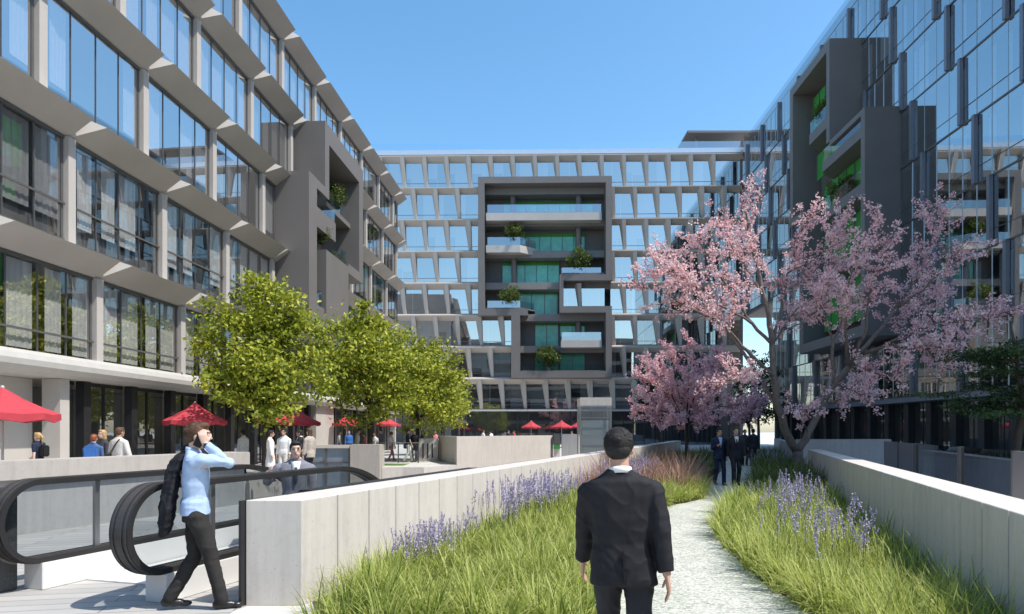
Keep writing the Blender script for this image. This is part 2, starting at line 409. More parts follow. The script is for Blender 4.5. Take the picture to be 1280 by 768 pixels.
# ------------------------------------------------------------------ BACK office building
BB = thing('office_building', 'office block across the far end with tapered sand piers and a big dark balcony frame', 'building', (0,88,0), -R(1.15))
YF = 86.4
def bx_(px): return (px-640)/F*YF
def bz_(py): return EYE+(540-py)/F*YF
def zx(x): return bx_(590+x/2.842)
def zz(y): return bz_(210+y/2.842)
PIT = 2.847; BX0, BX1 = -19.7, 29.3
UP = (bx_(597.5), bx_(765)); LOW = (bx_(639), bx_(765)); NOT = (bx_(703.5), bx_(757.5))
def bb_cut(z):
    c = []
    if bz_(395) < z < bz_(222): c = [UP]
    if bz_(473) < z <= bz_(395): c = [LOW]
    if bz_(383.5) < z < bz_(357.5): c = [(UP[0], NOT[0]), (NOT[1], UP[1])]
    return c
HB = 4.1
pm = MB()
zb, zt = .02, HB-.30
b4 = [(.28,-.05,zb),(.30,-.22,zb),(.66,-.22,zb),(.72,-.05,zb)]; t4 = [(-.32,-.05,zt),(.0,-.82,zt),(.52,-.82,zt),(.58,-.05,zt)]
pm.hull2(b4, t4); pier_me = mesh_of(pm, 'pier', 'pier')
def spandrel_mesh(L):
    def f():
        a = [(-.1,-.90),(-.82,-.34),(-.82,-.22),(-.16,.0),(.1,.0),(.1,-.90)]
        mb = MB().hull2([(0,y,z) for y,z in a], [(L,y,z) for y,z in a]); return mesh_of(mb, 'spandrel', 'pier')
    return cached(('sp', round(L,2)), f)
def bb_window(parent, a, b, z):
    L = b-a; fr = MB().box(0,L,-.04,.03,.52,.57).box(0,L,-.04,.06,0,.06)
    w = fr.build('window', M['fin_steel'], parent); w.location = (a,0,z)
    g = MB().add([(0,.0,.0),(L,.0,.0),(L,.0,HB-.85),(0,.0,HB-.85)], [(0,1,2,3)]).build('glass', M['glass_back'], w)
    g.rotation_euler = (rnd.uniform(-.004,.004), 0, rnd.uniform(-.004,.004))
    if rnd.random() < .9 and L > 1.2:
        c = MB(); x = L*rnd.uniform(.3,.6); c.box(x-.05,x+.05,.1,.13,.05,HB-.85)
        if rnd.random() < .65: c.box(.1,x-.06,.14,.16,rnd.choice([.05,.05,1.2,1.8]),HB-.85)
        if rnd.random() < .55: c.box(x+.06,L-.1,.14,.16,rnd.choice([.05,.05,1.5]),HB-.85)
        c.build('curtain', M['curtain'], w)
for k in range(8):
    zf = 4.6+HB*k; off = -14.1 + (0 if k % 2 == 1 else PIT/2)
    n0 = math.ceil((BX0-off)/PIT)-1; n1 = math.floor((BX1-off)/PIT)
    cut = bb_cut(zf+1.6)
    xs = []
    for n in range(n0, n1+1):
        a = max(off+n*PIT, BX0); b = min(off+(n+1)*PIT, BX1)
        for (c, d) in sub((a,b), cut, .3): bb_window(BB, c, d, zf)
        if b-a > .5 and not any(q0-.3 < a+.3 < q1 for q0, q1 in cut) and BX0+.4 < a < BX1-.8: inst('pier', pier_me, BB, (a-.3,0,zf))
    for (c, d) in sub((BX0,BX1), bb_cut(zf+HB-.5), .3): inst('spandrel', spandrel_mesh(d-c), BB, (c,0,zf+HB))
    box('floor_slab', M['slab'], BB, BX0+.02,BX1-.02,.12,3.5,zf+HB-.9,zf+HB-.02)
box('interior_wall', M['interior'], BB, BX0,BX1,3.52,3.8,0,37.3)
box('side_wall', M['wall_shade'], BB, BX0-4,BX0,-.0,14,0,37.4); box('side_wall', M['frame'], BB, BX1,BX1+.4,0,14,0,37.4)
box('roof', M['fascia'], BB, BX0-4,BX1+.3,-.1,14,37.41,37.62)
m_sky = simple('pale_metal_parapet', (.55,.62,.70), .25, .35, .6, var=.03); M['parapet'] = m_sky
pf = box('parapet', M['parapet'], BB, BX0-4,BX1+.3,-.25,-.12,37.5,38.1)
MB().add([(BX0-4,-.2,38.1),(BX1,-.2,38.1),(BX1,-.2,38.95),(BX0-4,-.2,38.95)], [(0,1,2,3)]).build('glass_rail', M['glass_balc'], BB)
box('fascia', M['fascia'], BB, BX0,BX1,-.75,.1,4.3,4.52)
for i in range(int((BX1-BX0)/1.36)):
    if i % 2: continue
    a = BX0+i*1.36; L = 2.72; fr = MB().box(a,a+.09,-.1,.05,0,4.3).box(a+1.36,a+1.42,-.1,.05,0,4.3).box(a+.09,a+L,-.08,.04,0,.1)
    w = fr.build('shop_window', M['black'], BB)
    MB().add([(a,0,.02),(a+L,0,.02),(a+L,0,4.28),(a,0,4.28)], [(0,1,2,3)]).build('glass', M['glass_shop'], w)
# big dark frame: cladding, recess, slabs, teal glazing
cf = thing('terrace_frame', None, None); cf.parent = BB
mb = MB()
for (x0,x1,y0,y1) in [(22,497,31,54),(22,45,54,500),(476,497,54,380),(312,497,380,401),(22,200,500,524),(312,326,401,492),(312,497,492,515),(476,497,515,722),(140,497,722,746),(140,172,524,722)]:
    mb.box(zx(x0),zx(x1),-1.6,.4,zz(y1),zz(y0))
mb.build('cladding', M['frame'], cf)
mb = MB().box(zx(40),zx(318),2.2,2.4,zz(722),zz(40)).box(zx(318),zx(490),2.2,2.4,zz(400),zz(40)).box(zx(318),zx(490),2.2,2.4,zz(722),zz(505))
mb.build('recess_wall', M['frame'], cf)
mb = MB().box(zx(22),zx(28),.41,2.3,zz(524),zz(31)).box(zx(490),zx(497),.41,2.3,zz(401),zz(31)).box(zx(165),zx(172),.41,2.3,zz(746),zz(524)).box(zx(490),zx(497),.41,2.3,zz(746),zz(492)).box(zx(22),zx(497),.41,2.3,zz(36),zz(31))
mb.build('side_wall', M['frame'], cf)
def teal(x0,x1,y0,y1,y=2.1):
    top = zz(y0); bot = zz(y1)
    n = max(1, round((zx(x1)-zx(x0))/1.5))
    fr = MB()
    for i in range(n+1):
        x = zx(x0)+(zx(x1)-zx(x0))*i/n; fr.box(x-.04,x+.04,y-.1,y,bot,top)
    w = fr.build('terrace_window', M['mullion'], cf)
    MB().box(zx(x0),zx(x1),y-.04,y-.02,bot,top-.45).build('glass', M['teal'], w)
    MB().box(zx(x0),zx(x1),y-.03,y-.01,top-.45,top).build('green_panel', M['green'], w)
for a in [(110,440,86,125),(160,410,205,292),(105,315,310,405),(165,310,415,512),(226,312,530,625),(318,410,535,585),(318,410,640,720),(226,312,640,720)]: teal(*a)
mb = MB()
for (x, y0, y1) in ((145,75,155),(385,75,160),(385,190,352),(150,300,405),(385,530,640)):
    mb2 = MB().tube([(zx(x),1.0,zz(y1)),(zx(x),1.0,zz(y0))], .38, 14); mb2.build('round_column', M['frame'], cf, smooth=False)
def cbalc(pts, y0, y1, gy, rp=None, gl='glass_balc'):
    s = MB().hull2([(zx(x),d,zz(y1)) for x,d in pts], [(zx(x),d,zz(y0)) for x,d in pts]).build('balcony', M['frame' if y1-y0 < 20 else 'facade'], cf)
    if gy:
        g = MB()
        for a, b in zip(rp, rp[1:]):
            g.add([(zx(a[0]),a[1],zz(y0)),(zx(b[0]),b[1],zz(y0)),(zx(b[0]),b[1],zz(gy)),(zx(a[0]),a[1],zz(gy))], [(0,1,2,3)])
        g.build('glass_rail', M[gl], s)
    return s
cbalc([(50,-1.3),(462,-1.3),(462,2.1),(50,2.1)], 157, 184, 127, [(55,-1.22),(460,-1.22)])
cbalc([(50,-1.3),(172,-1.3),(232,.6),(232,2.1),(50,2.1)], 272, 298, 243, [(55,-1.22),(172,-1.22),(228,.6)])
cbalc([(180,1.0),(435,1.0),(435,2.1),(180,2.1)], 291, 303, None)
cbalc([(318,-1.3),(474,-1.3),(474,2.1),(318,2.1)], 372, 379, 353, [(320,-1.22),(460,-1.22)])
cbalc([(80,1.0),(311,1.0),(311,2.1),(80,2.1)], 402, 414, None)
cbalc([(50,-1.3),(172,-1.3),(225,.6),(225,2.1),(50,2.1)], 495, 499, 470, [(55,-1.22),(172,-1.22),(222,.6)])
cbalc([(180,.8),(311,.8),(311,2.1),(180,2.1)], 515, 528, None)
cbalc([(318,-1.3),(462,-1.3),(462,2.1),(318,2.1)], 612, 637, 583, [(320,-1.22),(460,-1.22)])
cbalc([(174,.9),(317,.9),(317,2.1),(174,2.1)], 627, 640, None)
cbalc([(176,-1.3),(474,-1.3),(474,2.1),(176,2.1)], 719, 721, 697, [(178,-1.22),(474,-1.22)], 'glass_rail')

# ------------------------------------------------------------------ RIGHT glass building (outward is local -x)
RB = thing('office_building', 'blue glass office block on the right with staggered steel fins and a taupe balcony frame', 'building', (26.9,0,0), -math.atan(.0294))
HR = 4.15
def rb_cut(z):
    c = []
    if 8.7 < z < 25.4: c.append((49.6, 61.7))
    if 20.8 < z < 33.8: c.append((55.5, 64.0))
    return c
fin_me = mesh_of(MB().box(-.26,-.03,-.13,.13,0,HR), 'steel_fin', 'fin_steel')
def rb_window(a, b, z):
    L = b-a; n = max(1, round(L/1.36)); fr = MB().box(-.06,.06,0,L,-.05,.05).box(-.03,.0,0,L,.98,1.01)
    w = fr.build('window', M['mullion'], RB); w.location = (0,a,z)
    jt = MB()
    for i in range(1, n): jt.box(-.03,.01,L*i/n-.018,L*i/n+.018,.09,HR-.09)
    if n > 1: jt.build('mullion', M['steel'], w)
    g = MB().add([(0,0,.05),(0,L,.05),(0,L,HR-.05),(0,0,HR-.05)], [(0,1,2,3)]).build('glass', M['glass_right'], w)
    g.rotation_euler = (0, rnd.uniform(-.003,.003), rnd.uniform(-.003,.003))
    cu = MB(); any_ = False
    for i in range(n):
        if rnd.random() < .55:
            any_ = True; y0 = L*i/n+.1; y1 = y0+rnd.choice([.35,.6,1.1]); lo = rnd.choice([.1,.1,1.4])
            cu.box(.30,.32,y0,y1,lo,HR-.5)
    if any_: cu.build('curtain', M['curtain_grey' if rnd.random() < .3 else 'curtain'], w)
for k in range(8):
    zf = 4.2+HR*k; ph = 42.5+1.37*(k-4); end = 76.0 if zf < 13 else 87.0; st = 34.0
    n0 = math.floor((st-ph)/5.45)
    for n in range(n0, 12):
        a = ph+n*5.45; b = min(a+5.45, end); a0 = max(a, st)
        if b-a0 < .6: continue
        for (c, d) in sub((a0,b), rb_cut(zf+2.0)): rb_window(c, d, zf)
        if a > st and not any(q0-.1 < a < q1+.1 for q0, q1 in rb_cut(zf+2.0)): inst('steel_fin', fin_me, RB, (0,a,zf))
    box('floor_slab', M['slab'], RB, .12,4.0,7.1,end-.1,zf-.45,zf-.02)
    if k < 8: MB().add([(0,7,zf+.05),(0,34,zf+.05),(0,34,zf+HR-.05),(0,7,zf+HR-.05)], [(0,1,2,3)]).build('curtain_wall', M['glass_right'], RB)
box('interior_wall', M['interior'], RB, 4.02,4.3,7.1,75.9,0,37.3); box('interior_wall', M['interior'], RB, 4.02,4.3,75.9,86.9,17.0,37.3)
box('roof', M['slab'], RB, .12,14,7,87,37.3,37.42)
box('end_wall', M['frame'], RB, .12,14,6.7,7,0,37.4); box('end_wall', M['frame'], RB, .3,14,76,76.3,0,16.4); box('end_wall', M['frame'], RB, .12,14,87,87.3,16.7,37.4)
box('underside', M['frame'], RB, .1,14,76.31,87,16.4,16.68)
MB().add([(0,7,37.42),(0,87,37.42),(0,87,38.7),(0,7,38.7)], [(0,1,2,3)]).build('glass_rail', M['glass_right'], RB)
box('parapet', M['slab'], RB, .4,.6,7,87,37.42,38.7)
box('fascia', M['fin_steel'], RB, -.75,.1,7,76,3.72,4.05)
s = 30.0
gcol = mesh_of(MB().box(.1,.6,-.3,.3,0,3.7), 'ground_column', 'black')
while s < 75:
    inst('ground_column', gcol, RB, (0,s,0))
    fr = MB().box(.5,.56,s+.31,s+2.4,0,.15).box(.5,.56,s+1.3,s+1.36,.15,3.7)
    w = fr.build('shop_window', M['black'], RB)
    MB().add([(.53,s+.3,.1),(.53,s+2.43,.1),(.53,s+2.43,3.7),(.53,s+.3,3.7)], [(0,1,2,3)]).build('glass', M['glass_shop'], w)
    s += 2.73
rf = thing('terrace_frame', None, None); rf.parent = RB
frame_boxes(rf, [(55.5,56.1,25.4,33.8),(56.1,64,33.0,33.8),(63.3,64,20.8,33.0),(61.7,63.3,20.8,21.5),(49.6,50.2,8.7,25.4),(50.2,55.5,25.0,25.4),(60.9,61.7,8.7,21.5),(50.2,60.9,8.7,9.5)], 0, 2.6, -1)
mb = MB().box(.02,.2,49.6,61.7,8.7,25.4).box(.02,.2,55.5,64,25.4,33.8).box(.02,.2,61.71,64,20.8,25.39); mb.build('recess_wall', M['frame'], rf)
def rterr(a, b, z0, z1):
    n = max(1, round((b-a)/1.4)); fr = MB()
    for i in range(n+1): fr.box(-.95,-.85,a+(b-a)*i/n-.04,a+(b-a)*i/n+.04,z0,z1)
    w = fr.build('terrace_window', M['mullion'], rf)
    MB().box(-.90,-.80,a,b,z0,z1).build('green_panel', M['green'], w)
rterr(56.2,62.8,28.0,32.4); rterr(56.2,62.0,24.5,26.8); rterr(50.4,60.5,20.4,23.4); rterr(50.4,60.5,15.5,19.2); rterr(50.4,60.5,10.5,14.5)
def rbalc(a, b, z0, z1, dep=2.45):
    pts = [(-.05,a),(-dep,a),(-dep,b-1.6),(-dep*.35,b),(-.05,b)]
    s = MB().hull2([(x,y,z0) for x,y in pts], [(x,y,z1) for x,y in pts]).build('balcony', M['frame'], rf)
    g = MB(); rp = [(-dep+.06,a+.05),(-dep+.06,b-1.65),(-dep*.35,b-.06)]
    for p, q in zip(rp, rp[1:]): g.add([(p[0],p[1],z1),(q[0],q[1],z1),(q[0],q[1],z1+1.05),(p[0],p[1],z1+1.05)], [(0,1,2,3)])
    g.build('glass_rail', M['glass_rail'], s)
rbalc(56.12,61.5,26.9,27.8); rbalc(50.25,58.8,23.5,24.3); rbalc(50.25,58.5,19.3,20.1); rbalc(50.25,58.5,14.4,15.2)
# flat roof canopy at the far right end
rc = thing('roof_canopy', 'thin dark flat canopy on the far roof beside the glass block', 'canopy', (0,88,37.5))
a, b = bx_(862), bx_(955)
MB().box(a,b,-.5,8,2.6,2.95).build('canopy_slab', M['frame'], rc, bevel=.05)
for x in (a+1.5, b-1.5):
    for y in (.8, 6.5): MB().box(x-.1,x+.1,y-.1,y+.1,.12,2.6).build('post', M['fin_steel'], rc)
# building behind the camera (seen only mirrored in the glass)
NB = thing('office_building', 'grey office block behind the viewer mirrored in the far windows', 'building', (4,-46,0))
box('wall', M['frame'], NB, -34,30,-12,-.3,0,31)
for k in range(7):
    box('wall_band', M['granite'], NB, -34,30,-.29,.05,4.2+k*4.0,5.3+k*4.0)
    MB().add([(30,-.2,1.2+k*4),(-34,-.2,1.2+k*4),(-34,-.2,4.15+k*4),(30,-.2,4.15+k*4)], [(0,1,2,3)]).build('window', M['glass_dark'], NB)
# ------------------------------------------------------------------ ground, path, beds
def wl(Y): return -2.0+.331*(Y-6.44)              # inner face of the left planter wall
def wr(Y): return 1.975+.35*Y                     # inner face of the right planter wall
PLY = [(0,.1),(6.15,.74),(8,1.15),(10,1.85),(12.7,2.6),(14.6,3.15),(15.6,3.9),(16.6,4.7),(19,5.45),(21.6,6.3),(25,7.5),(28,8.6),(45,14),(60,19)]
PRY = [(0,2.1),(6.15,2.72),(7.2,2.70),(10,3.06),(12.7,3.74),(15.2,4.95),(17.5,6.0),(19.5,6.95),(21.6,7.8),(23.4,8.4),(28,10.2),(45,15.6),(60,20.5)]
def pl(Y): return np.interp(Y, *zip(*PLY))
def pr(Y): return np.interp(Y, *zip(*PRY))
pit = [(-4.75,10.2),(-1.30,10.2),(4.75,28.5),(5.0,36.0),(2.66,43.9),(-2.78,33.9),(-4.1,31.6),(-8.9,31.4),(-8.9,20.0),(-4.75,13.5)]
def sheet(name, outer, holes, z, m, kind='structure'):
    bm = bmesh.new(); es = []
    for loop in [outer]+holes:
        vs = [bm.verts.new((x,y,z)) for x, y in loop]
        es += [bm.edges.new((vs[i], vs[(i+1)%len(vs)])) for i in range(len(vs))]
    bmesh.ops.triangle_fill(bm, use_beauty=True, edges=es, normal=(0,0,1))
    bmesh.ops.recalc_face_normals(bm, faces=bm.faces)
    for f in bm.faces:
        if f.normal.z < 0: f.normal_flip()
    me = bpy.data.meshes.new(name); bm.to_mesh(me); bm.free(); me.materials.append(M[m])
    return tag(link(bpy.data.objects.new(name, me)), kind=kind)
def paving(name, c1, c2, bw, rh, mortar, ang=0.0):
    m, nt, b = mat(name)
    tc = nt.nodes.new('ShaderNodeTexCoord'); mp = nt.nodes.new('ShaderNodeMapping'); mp.inputs['Rotation'].default_value = (0,0,ang)
    nt.links.new(tc.outputs['Object'], mp.inputs[0])
    br = nt.nodes.new('ShaderNodeTexBrick'); br.inputs['Scale'].default_value = 1; br.inputs['Brick Width'].default_value = bw; br.inputs['Row Height'].default_value = rh
    br.inputs['Mortar Size'].default_value = mortar; br.inputs['Color1'].default_value = (*c1,1); br.inputs['Color2'].default_value = (*c2,1)
    br.inputs['Mortar'].default_value = (*[x*.5 for x in c1],1); nt.links.new(mp.outputs[0], br.inputs['Vector'])
    c = mixc(nt, .35, br.outputs['Color'], ramp(nt, noise_tex(nt, 1.3, 6), [(.3,(.72,.72,.72)),(.6,(1,1,1))]), 'MULTIPLY')
    nt.links.new(c, b.inputs['Base Color']); b.inputs['Roughness'].default_value = .75; M[name] = m
paving('plaza_paving', (.60,.58,.55), (.55,.53,.50), 1.2, .6, .012)
paving('plank_paving', (.46,.445,.42), (.37,.36,.34), 2.4, .22, .010, R(-12))
def gravel():
    m, nt, b = mat('white_gravel')
    tc = nt.nodes.new('ShaderNodeTexCoord'); v = nt.nodes.new('ShaderNodeTexVoronoi'); v.inputs['Scale'].default_value = 42
    nt.links.new(tc.outputs['Object'], v.inputs['Vector'])
    sep = nt.nodes.new('ShaderNodeSeparateColor'); nt.links.new(v.outputs['Color'], sep.inputs[0])
    c = ramp(nt, sep.outputs[0], [(.0,(.32,.32,.265)), (.30,(.51,.51,.44)), (.9,(.68,.675,.60))])
    c = mixc(nt, .45, c, ramp(nt, v.outputs['Distance'], [(.3,(1,1,1)),(.8,(.4,.4,.38))]), 'MULTIPLY')
    c = mixc(nt, .4, c, ramp(nt, noise_tex(nt, 1.1, 5), [(.35,(.7,.72,.66)),(.6,(1,1,1))]), 'MULTIPLY')
    nt.links.new(c, b.inputs['Base Color']); b.inputs['Roughness'].default_value = .9
    bump(nt, b, v.outputs['Distance'], .35, -.012); M['gravel'] = m
gravel()
M['soil'] = simple('brown_soil', (.07,.05,.035), .95, var=.4, scale=20, bmp=.5)
M['lawn'] = simple('lawn_green', (.09,.17,.04), .9, var=.3, scale=10)
sheet('ground', [(-900,-900),(900,-900),(900,1500),(-900,1500)], [pit], 0, 'plaza_paving')
sheet('paving', [(-11,1),(-2.6,1),(-2.56,6.3),(-1.32,10.15),(-4.72,10.15),(-6.3,12.5),(-11,12.5)], [], .004, 'plank_paving')
ys = list(np.linspace(0,60,90))
sheet('path', [(pl(y),y) for y in ys]+[(pr(y),y) for y in ys[::-1]], [], .012, 'gravel')
yb = list(np.linspace(5.2,46,60))
sheet('planting_soil', [(wl(y)+.02+max(0,(7.2-y))*.38*(y<6.44),y) for y in yb]+[(pl(y)-.01,y) for y in yb[::-1]], [], .008, 'soil')
yc = list(np.linspace(2.0,46,60))
sheet('planting_soil', [(pr(y)+.01,y) for y in yc]+[(wr(y)-.02,y) for y in yc[::-1]], [], .008, 'soil')
sheet('lawn', [(-8.6,33.2),(-5.3,33.2),(-5.3,35.2),(-9,35.2)], [], .006, 'lawn')
mb = MB()
for i in range(len(pit)):
    a, b = pit[i], pit[(i+1)%len(pit)]; mb.add([(a[0],a[1],0),(b[0],b[1],0),(b[0],b[1],-4.2),(a[0],a[1],-4.2)], [(0,1,2,3)])
tag(mb.build('pit_wall', M['wall']), kind='structure')
tag(MB().add([(x,y,-4.2) for x,y in pit], [tuple(range(len(pit)))]).build('lower_floor', M['plaza_paving']), kind='structure')

# ------------------------------------------------------------------ walls
def jointed_wall(name, label, face, y0, y1, step, dx, z1, m, z0=0.0, gap=.005, cat='wall', bevel=.006):
    mb = MB(); y = y0; core = MB()
    while y < y1-.05:
        e = min(y+step, y1); g = gap/2
        a = [(face(y+g),y+g),(face(e-g),e-g),(face(e-g)+dx,e-g),(face(y+g)+dx,y+g)]
        mb.hull2([(p[0],p[1],z0) for p in a], [(p[0],p[1],z1) for p in a]); y = e
    bm = bmesh.new(); me = mb.mesh(name); bm.from_mesh(me); bmesh.ops.recalc_face_normals(bm, faces=bm.faces)
    if bevel: bmesh.ops.bevel(bm, geom=list(bm.edges), offset=bevel, segments=1, affect='EDGES')
    bm.to_mesh(me); bm.free(); me.materials.append(M[m])
    o = tag(link(bpy.data.objects.new(name, me)), label, cat)
    s = math.copysign(.02, dx)
    a = [(face(y0+.02)+s,y0+.02),(face(y1-.02)+s,y1-.02),(face(y1-.02)+dx-s,y1-.02),(face(y0+.02)+dx-s,y0+.02)]
    core.hull2([(p[0],p[1],z0) for p in a], [(p[0],p[1],z1-.03) for p in a]).build('core', M['granite'], o)
    return o
pw = jointed_wall('planter_wall', 'long pale concrete planter wall with vertical joints along the left of the grass', wl, 6.44, 50, .6, -.53, 1.0, 'wall', gap=.024)
MB().hull2([(wl(y)-.53-d, y, 0) for y, d in ((6.40,.004),(6.40,.03),(20,.03),(20,.004))], [(wl(y)-.53-d, y, 1.0) for y, d in ((6.40,.004),(6.40,.03),(20,.03),(20,.004))]).build('edge_strip', M['black'], pw)
jointed_wall('planter_wall', 'grey concrete planter wall with a sunlit top along the right of the grass', wr, 1.6, 23.2, .6, .45, 1.05, 'wall', gap=.024)
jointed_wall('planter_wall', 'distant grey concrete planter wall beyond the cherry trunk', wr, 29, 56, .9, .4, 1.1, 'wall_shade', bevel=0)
def slab(name, label, a, b, th, z0, z1, m, side=1, bevel=.012, cat='wall'):
    return tag(MB().wallseg(a, b, th, z0, z1, side).build(name, M[m], bevel=bevel), label, cat)
slab('garden_wall', 'low grey cross wall behind the end of the right planter wall', (10.35,24.3), (13.9,24.9), .4, 0, 1.38, 'wall_shade')
# parapet with overhanging cap on the left
def pa(Y): return -11.62+.36*Y
pp = thing('parapet_wall', 'low beige parapet with a thick overhanging cap along the left terrace', 'wall', (pa(10),10,0))
q = [(pa(4)-pa(10)-.14,-6),(pa(15.6)-pa(10)-.14,5.6)]
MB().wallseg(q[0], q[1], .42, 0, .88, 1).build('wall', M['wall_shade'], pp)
q = [(pa(4)-pa(10),-6),(pa(15.6)-pa(10),5.6)]
MB().wallseg(q[0], q[1], .62, .881, 1.19, 1).build('cap', M['wall_tan'], pp, bevel=.015)
# walls round the escalator pit
w1 = thing('glazed_wall', 'terrace wall with blue tinted glass panes under a pale coping', 'wall', (-8.2,31,0))
MB().box(-2.6,.82,-.1,.3,.90,1.05).build('coping', M['wall'], w1, bevel=.01)
MB().add([(-2.6,0,-1.5),(.82,0,-1.5),(.82,0,.9),(-2.6,0,.9)], [(0,1,2,3)]).build('glass', M['spandrel'], w1)
mb = MB()
for x in (-2.6,-1.9,-1.1,-.3,.76): mb.box(x,x+.06,-.06,.06,-1.5,.9)
mb.box(-2.54,.76,-.04,.04,.22,.27); mb.build('frame', M['mullion'], w1)
MB().box(-2.6,.82,.5,.7,-1.5,.88).build('back_panel', M['wall'], w1)
slab('garden_wall', 'square beige pier beside the blue glazed terrace wall', (-7.34,30.8), (-6.0,30.8), 1.2, -2.5, 1.07, 'wall_tan')
slab('garden_wall', 'pale low kerb wall under the glass balustrade', (-5.99,31.3), (-4.2,31.8), .5, -2.5, .02, 'wall')
gb = thing('glass_balustrade', 'clear glass balustrade with thin posts beside the square pier', 'balustrade', (-5.9,36.0,0))
for i, x in enumerate((-1.05,-.12,.95)): MB().box(x-.03,x+.03,-.03,.03,0,1.05).build('post', M['mullion'], gb)
MB().box(-1.1,1.0,-.045,.045,1.051,1.09).build('top_rail', M['steel'], gb)
MB().add([(-1.0,0,.05),(.93,0,.05),(.93,0,1.05),(-1.0,0,1.05)], [(0,1,2,3)]).build('glass', M['glass_rail'], gb)
sw = thing('slotted_wall', 'pale wall with three dark vertical slots', 'wall', (-4.75,38,0))
MB().box(-.48,.62,0,.35,-.4,1.27).build('wall', M['wall'], sw, bevel=.012)
for x in (-.22,.04,.30): MB().box(x-.035,x+.035,-.02,-.003,.2,1.0).build('slot', M['black'], sw)
W0 = (-2.76,34.0)
ww = MB().hull2([(x,y,-4.2) for x,y in ((-2.76,33.95),(2.66,43.95),(2.25,44.15),(-2.75,34.9),(-3.95,39),(-4.25,39))], [(x,y,1.42) for x,y in ((-2.76,33.95),(2.66,43.95),(2.25,44.15),(-2.75,34.9),(-3.95,39),(-4.25,39))])
tag(ww.build('garden_wall', M['wall'], bevel=.012), 'broad white retaining wall behind the escalator opening, bent at its left corner', 'wall')
slab('garden_wall', 'short grey wall between the broad white wall and the glass lift shaft', (3.25,44.5), (7.0,44.3), .4, 0, 1.5, 'wall_shade')
bn = thing('sign_box', 'small dark cabinet with a green base at the end of the white wall', 'cabinet', (2.88,43.6,0))
MB().box(-.21,.2,-.1,.3,.80,1.52).build('cabinet', M['granite'], bn, bevel=.02); MB().box(-.205,.195,-.105,.295,.55,.798).build('green_base', M['green'], bn)
MB().box(-.2,.19,0,.25,0,.549).build('plinth', M['wall'], bn)
ls = thing('lift_shaft', 'frosted glass lift shaft with a pale flat cap rising behind the planter wall', 'lift shaft', (3.98,33,0))
M['frost'] = glass('frosted_lift_glass', (.80,.88,.90), .34, (.95,.98,1.0), rough=.22)
MB().box(-.76,.76,-.7,.7,2.88,3.28).build('cap', M['wall'], ls, bevel=.02)
MB().box(-.72,.72,-.66,.66,-4.2,2.879).build('glass', M['frost'], ls)
mb = MB()
for x in (-.73,.73):
    for y in (-.67,.67): mb.box(x-.025,x+.025,y-.025,y+.025,-4.2,2.88)
for z in (.9,1.45,2.3): mb.box(-.70,.70,-.69,-.665,z,z+.025)
mb.build('frame', M['steel'], ls); MB().box(-.62,.62,-.56,.56,.05,2.2).build('lift_car', M['skirt'], ls)
# dark screens beside the right building
sc = thing('glass_screen', 'row of dark glass and grey metal screens beyond the right planter wall', 'screen', (9.1,14.8,0), -math.atan(.362))
for (a,b,m,t) in ((-6.9,-5.25,'fin_steel',.1),(-5.2,-2.4,'glass_dark',.0),(-2.35,1.4,'glass_dark',.0),(1.45,3.4,'fin_steel',.06),(3.45,5.6,'fin_steel',.06)):
    if t: MB().box(-t/2,t/2,a,b,0.01,1.37).build('panel', M[m], sc, bevel=.008)
    else: MB().add([(0,a,.01),(0,b,.01),(0,b,1.37),(0,a,1.37)], [(0,1,2,3)]).build('glass_panel', M[m], sc)
mb = MB()
for a in (-5.22,-2.37,1.42,3.42): mb.box(-.05,.05,a-.02,a+.02,.01,1.38)
mb.build('post', M['mullion'], sc)

# ------------------------------------------------------------------ escalator and guard
ANG = -math.atan(.31)
es_ = thing('escalator', 'escalator top landing with rounded black handrails, glass sides and white skirts', 'escalator', (-5.12,6.72,0), ANG)
def rail_path(y_end=12.5, zt=1.13, r=.41):
    zc = zt-r; pts = []
    pts += [(3.7,zc-r),(2.5,zc-r),(1.4,zc-r)]
    for i in range(25):
        a = -math.pi/2-math.pi*i/24; pts.append((r+r*math.cos(a), zc+r*math.sin(a)))
    pts += [(1.4,zt),(2.6,zt),(3.6,zt)]
    y, z = 3.6, zt
    for i in range(10):
        th = R(30)*(i+1)/10; y += .14*math.cos(th); z -= .14*math.sin(th); pts.append((y,z))
    L = (y_end-y); pts.append((y_end, z-L*math.tan(R(30))))
    return pts
def strip(x0, x1, pts, th, inner=True):
    """band of width x1-x0 whose centreline runs along pts in the yz plane"""
    n = len(pts); rings = []
    for k, p in enumerate(pts):
        a = pts[max(k-1,0)]; b = pts[min(k+1,n-1)]; t = Vector((b[0]-a[0], b[1]-a[1])).normalized(); nn = Vector((-t.y,t.x))*th*.5
        rings.append([(x0,p[0]-nn.x,p[1]-nn.y),(x1,p[0]-nn.x,p[1]-nn.y),(x1,p[0]+nn.x,p[1]+nn.y),(x0,p[0]+nn.x,p[1]+nn.y)])
    return MB().loft(rings)
rp = rail_path()
def balustrade(dx, dy):
    b = strip(-.11,.11, rp, .055).build('handrail', M['rubber'], es_); b.location = (dx,dy,0)
    g = strip(-.035,.035, [(y, z) for y, z in rp], .072).build('groove', M['rubber_groove'], b)
    for x in (-.075,.075):
        strip(x-.012,x+.012, rp, .066).build('groove', M['rubber_groove'], b)
    ring = [(0,y,z) for y, z in rp[3:-1]]; ring += [(0,4.9,.1),(0,3.9,.33)]
    MB().add(ring, [tuple(range(len(ring)))]).build('glass_panel', M['glass_esc'], b)
    for y in (1.15, 2.9): MB().box(-.02,.02,y-.03,y+.03,.34,1.10).build('glass_clamp', M['steel'], b)
    MB().box(-.13,.13,.40,3.95,0.005,.285).build('skirt', M['skirt'], b, bevel=.006)
    return b
